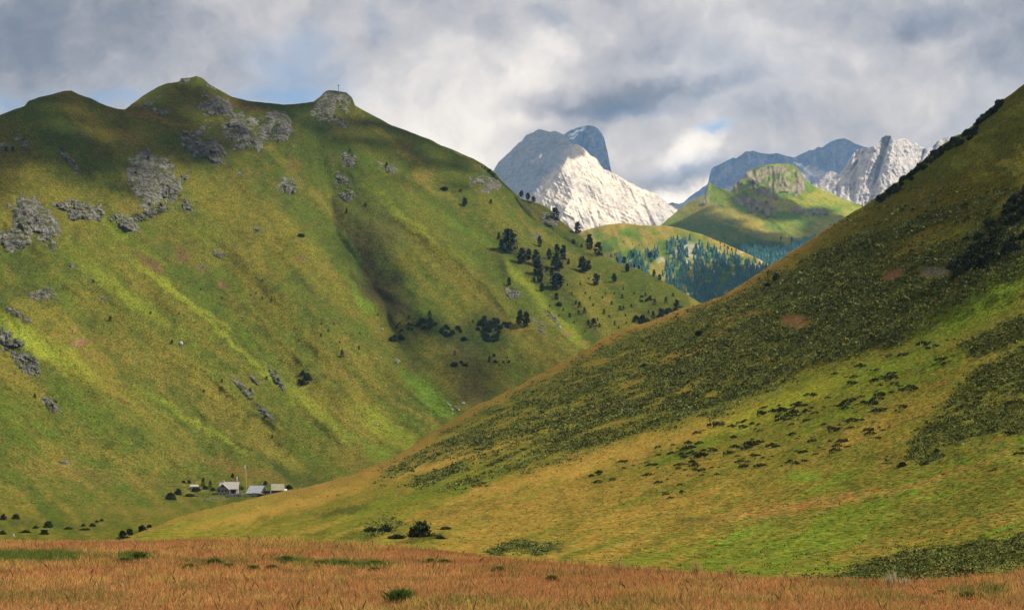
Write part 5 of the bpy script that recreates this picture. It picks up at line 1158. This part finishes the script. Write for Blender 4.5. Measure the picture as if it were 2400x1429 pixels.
# poles and flags
def pole(parent, r, z0, z1, mat, name='pole'):
    V = []; n = 8
    for z, k in ((z0, 1), (z1, .7)):
        for i in range(n): A = 2 * math.pi * i / n; V.append((r * k * math.cos(A), r * k * math.sin(A), z))
    me = bpy.data.meshes.new(name); me.from_pydata(V, [], [(i, (i+1) % n, n + (i+1) % n, n + i) for i in range(n)] + [tuple(range(n, 2*n))]); me.materials.append(mat)
    o = bpy.data.objects.new(name, me); COL.objects.link(o); o.parent = parent; return o
def cloth(parent, name, x0, x1, z0, z1, mat, n=8):
    V = []; Fc = []
    for i in range(n + 1):
        x = x0 + (x1 - x0) * i / n
        for z in (z0, z1): V.append((x, .12 * math.sin(x * 4.0), z - .12 * abs(x)))
    for i in range(n): Fc.append((2*i, 2*i + 2, 2*i + 3, 2*i + 1))
    V2 = [(x, y + .02, z) for x, y, z in V]; m_ = len(V)
    Fa = Fc + [tuple(reversed([q + m_ for q in f])) for f in Fc]
    me = bpy.data.meshes.new(name); me.from_pydata(V + V2, [], Fa); me.materials.append(mat)
    o = bpy.data.objects.new(name, me); COL.objects.link(o); o.parent = parent; return o
m_red = plain('red_cloth', (.55,.04,.03), (.65,.06,.04), 1.); m_grn = plain('green_cloth', (.02,.25,.06), (.03,.3,.08), 1.)
p = ML.at(np.array([553.]), np.array([1157.]))[0]
e = bpy.data.objects.new('flagpole', None); COL.objects.link(e); e.location = p + np.array([0, 3.6, 6.0]); tag(e, 'red, white and green flag on a short pole behind the farmhouse roof', 'flag')
pole(e, .06, -6, 3.2, m_white)
cloth(e, 'green_stripe', 0, .75, 1.5, 3.1, m_grn); cloth(e, 'white_stripe', -.75, 0, 1.3, 3.1, m_white); cloth(e, 'red_stripe', -1.6, -.75, .9, 2.9, m_red)
p = ML.at(np.array([578.]), np.array([1142.]))[0]
e = bpy.data.objects.new('flagpole', None); COL.objects.link(e); e.location = p; e.rotation_euler = (0, R(-3.5), 0); tag(e, 'tall thin flagpole with small white flag between farmhouse and barn', 'flagpole')
pole(e, .09, -.5, 12.4, m_plast); cloth(e, 'flag', -1.0, 0, 10.6, 12.3, m_white)
p = ML.at(np.array([793.]), np.array([212.]))[0]
e = bpy.data.objects.new('summit_cross', None); COL.objects.link(e); e.location = p; tag(e, 'thin dark summit cross on the rounded rocky top against the sky', 'cross')
pole(e, .28, -2, 7.6, m_wood, 'upright'); boxes('crossbar', [(-1.3, -.2, 5.2, 1.3, .2, 5.6)], m_wood, e)
# ------------------------------------------------------------------ unseen clouds added above the view, shaped to shade chosen parts of the slopes
m_cloud, nt, b = new_mat('shade_cloud_white'); b.inputs['Base Color'].default_value = (.85, .85, .86, 1)
import bmesh as _bm
_b = _bm.new(); _bm.ops.create_icosphere(_b, subdivisions=2, radius=1)
ICO_V = np.array([v.co[:] for v in _b.verts]); ICO_F = np.array([[v.index for v in f.verts] for f in _b.faces]); _b.free()
def shade_cloud(L, poly, alt, r0, r1, n, seed, edge=30, cover=1.0):
    gg = np.random.default_rng(seed); P = np.array(poly, float); pts = []; c = 0
    while len(pts) < n and c < 400:
        c += 1
        x = gg.uniform(P[:, 0].min(), P[:, 0].max(), 200); y = gg.uniform(P[:, 1].min(), P[:, 1].max(), 200)
        d = poly_dist(x, y, poly) + edge * .6 * fbm(x / (edge * 1.6), y / (edge * 1.6), 3, 800 + seed)
        k = gg.uniform(0, 1, 200) < sstep(-edge * .3, edge, d) * cover
        pts += list(np.stack([x, y], -1)[k])
    pts = np.array(pts[:n]); p = L.at(pts[:, 0], np.maximum(pts[:, 1], L.top(pts[:, 0]) + .5))
    C = p + sd[None] * ((alt - p[:, 2:3]) / sd[2]); C[:, 2] += gg.normal(size=len(C)) * r0 * .5
    C = C - sd[None] * 0; ctr = C.mean(0)
    r = gg.uniform(r0, r1, len(C)); V = []; Fs = []
    for i in range(len(C)):
        v = ICO_V * (1 + .25 * fbm(ICO_V[:, 0] * 2 + i, ICO_V[:, 1] * 2 + ICO_V[:, 2], 2, 810)[:, None]) * r[i] * np.array([1, 1, .55]) + C[i] - ctr
        V.append(v); Fs.append(ICO_F + i * len(ICO_V))
    o = mesh_from('shade_cloud', np.concatenate(V), np.concatenate(Fs), m_cloud); o.location = ctr
    return tag(o, kind='structure')
shade_cloud(ML, [(-300,150),(300,150),(760,150),(900,250),(1120,365),(1200,470),(1080,440),(960,380),(850,380),(700,360),(560,380),(420,390),(300,430),(120,430),(-60,480),(-300,500)], 3000, 8, 16, 420, 1, 100)
shade_cloud(ML, [(800,500),(880,560),(980,690),(1020,850),(980,900),(930,800),(890,700),(820,600)], 3000, 6, 11, 34, 2, 16, .8)
shade_cloud(ML, [(1060,830),(1140,820),(1170,900),(1130,940),(1080,930)], 3000, 6, 10, 20, 3, 14, .8)
shade_cloud(MW, [(1120,300),(1240,280),(1340,300),(1342,338),(1318,368),(1285,400),(1255,420),(1232,452),(1195,480),(1165,470),(1130,460)], 4300, 60, 120, 420, 4, 8)
shade_cloud(MP, [(1352,318),(1385,286),(1410,290),(1440,330),(1450,450),(1400,440),(1380,370)], 4300, 60, 110, 240, 5, 6)
shade_cloud(MQ, [(1530,420),(1660,340),(1760,330),(1870,330),(1980,300),(2060,320),(2080,420),(1980,396),(1900,388),(1850,400),(1700,500),(1560,520)], 4300, 70, 130, 700, 6, 10)
shade_cloud(MF, [(1560,530),(1620,500),(1700,515),(1760,540),(1850,560),(1900,575),(1800,600),(1660,575),(1560,560)], 3700, 22, 40, 190, 7, 14)
shade_cloud(MF, [(1745,432),(1800,448),(1850,478),(1935,492),(1930,508),(1860,516),(1790,505),(1740,478)], 3700, 24, 40, 100, 8, 8)
shade_cloud(MF, [(1900,520),(1960,505),(2020,530),(1960,560),(1900,560)], 3700, 28, 50, 120, 9, 8)
shade_cloud(MM, [(1590,640),(1700,620),(1800,630),(1860,660),(1840,720),(1620,730)], 3400, 20, 34, 60, 10, 10)
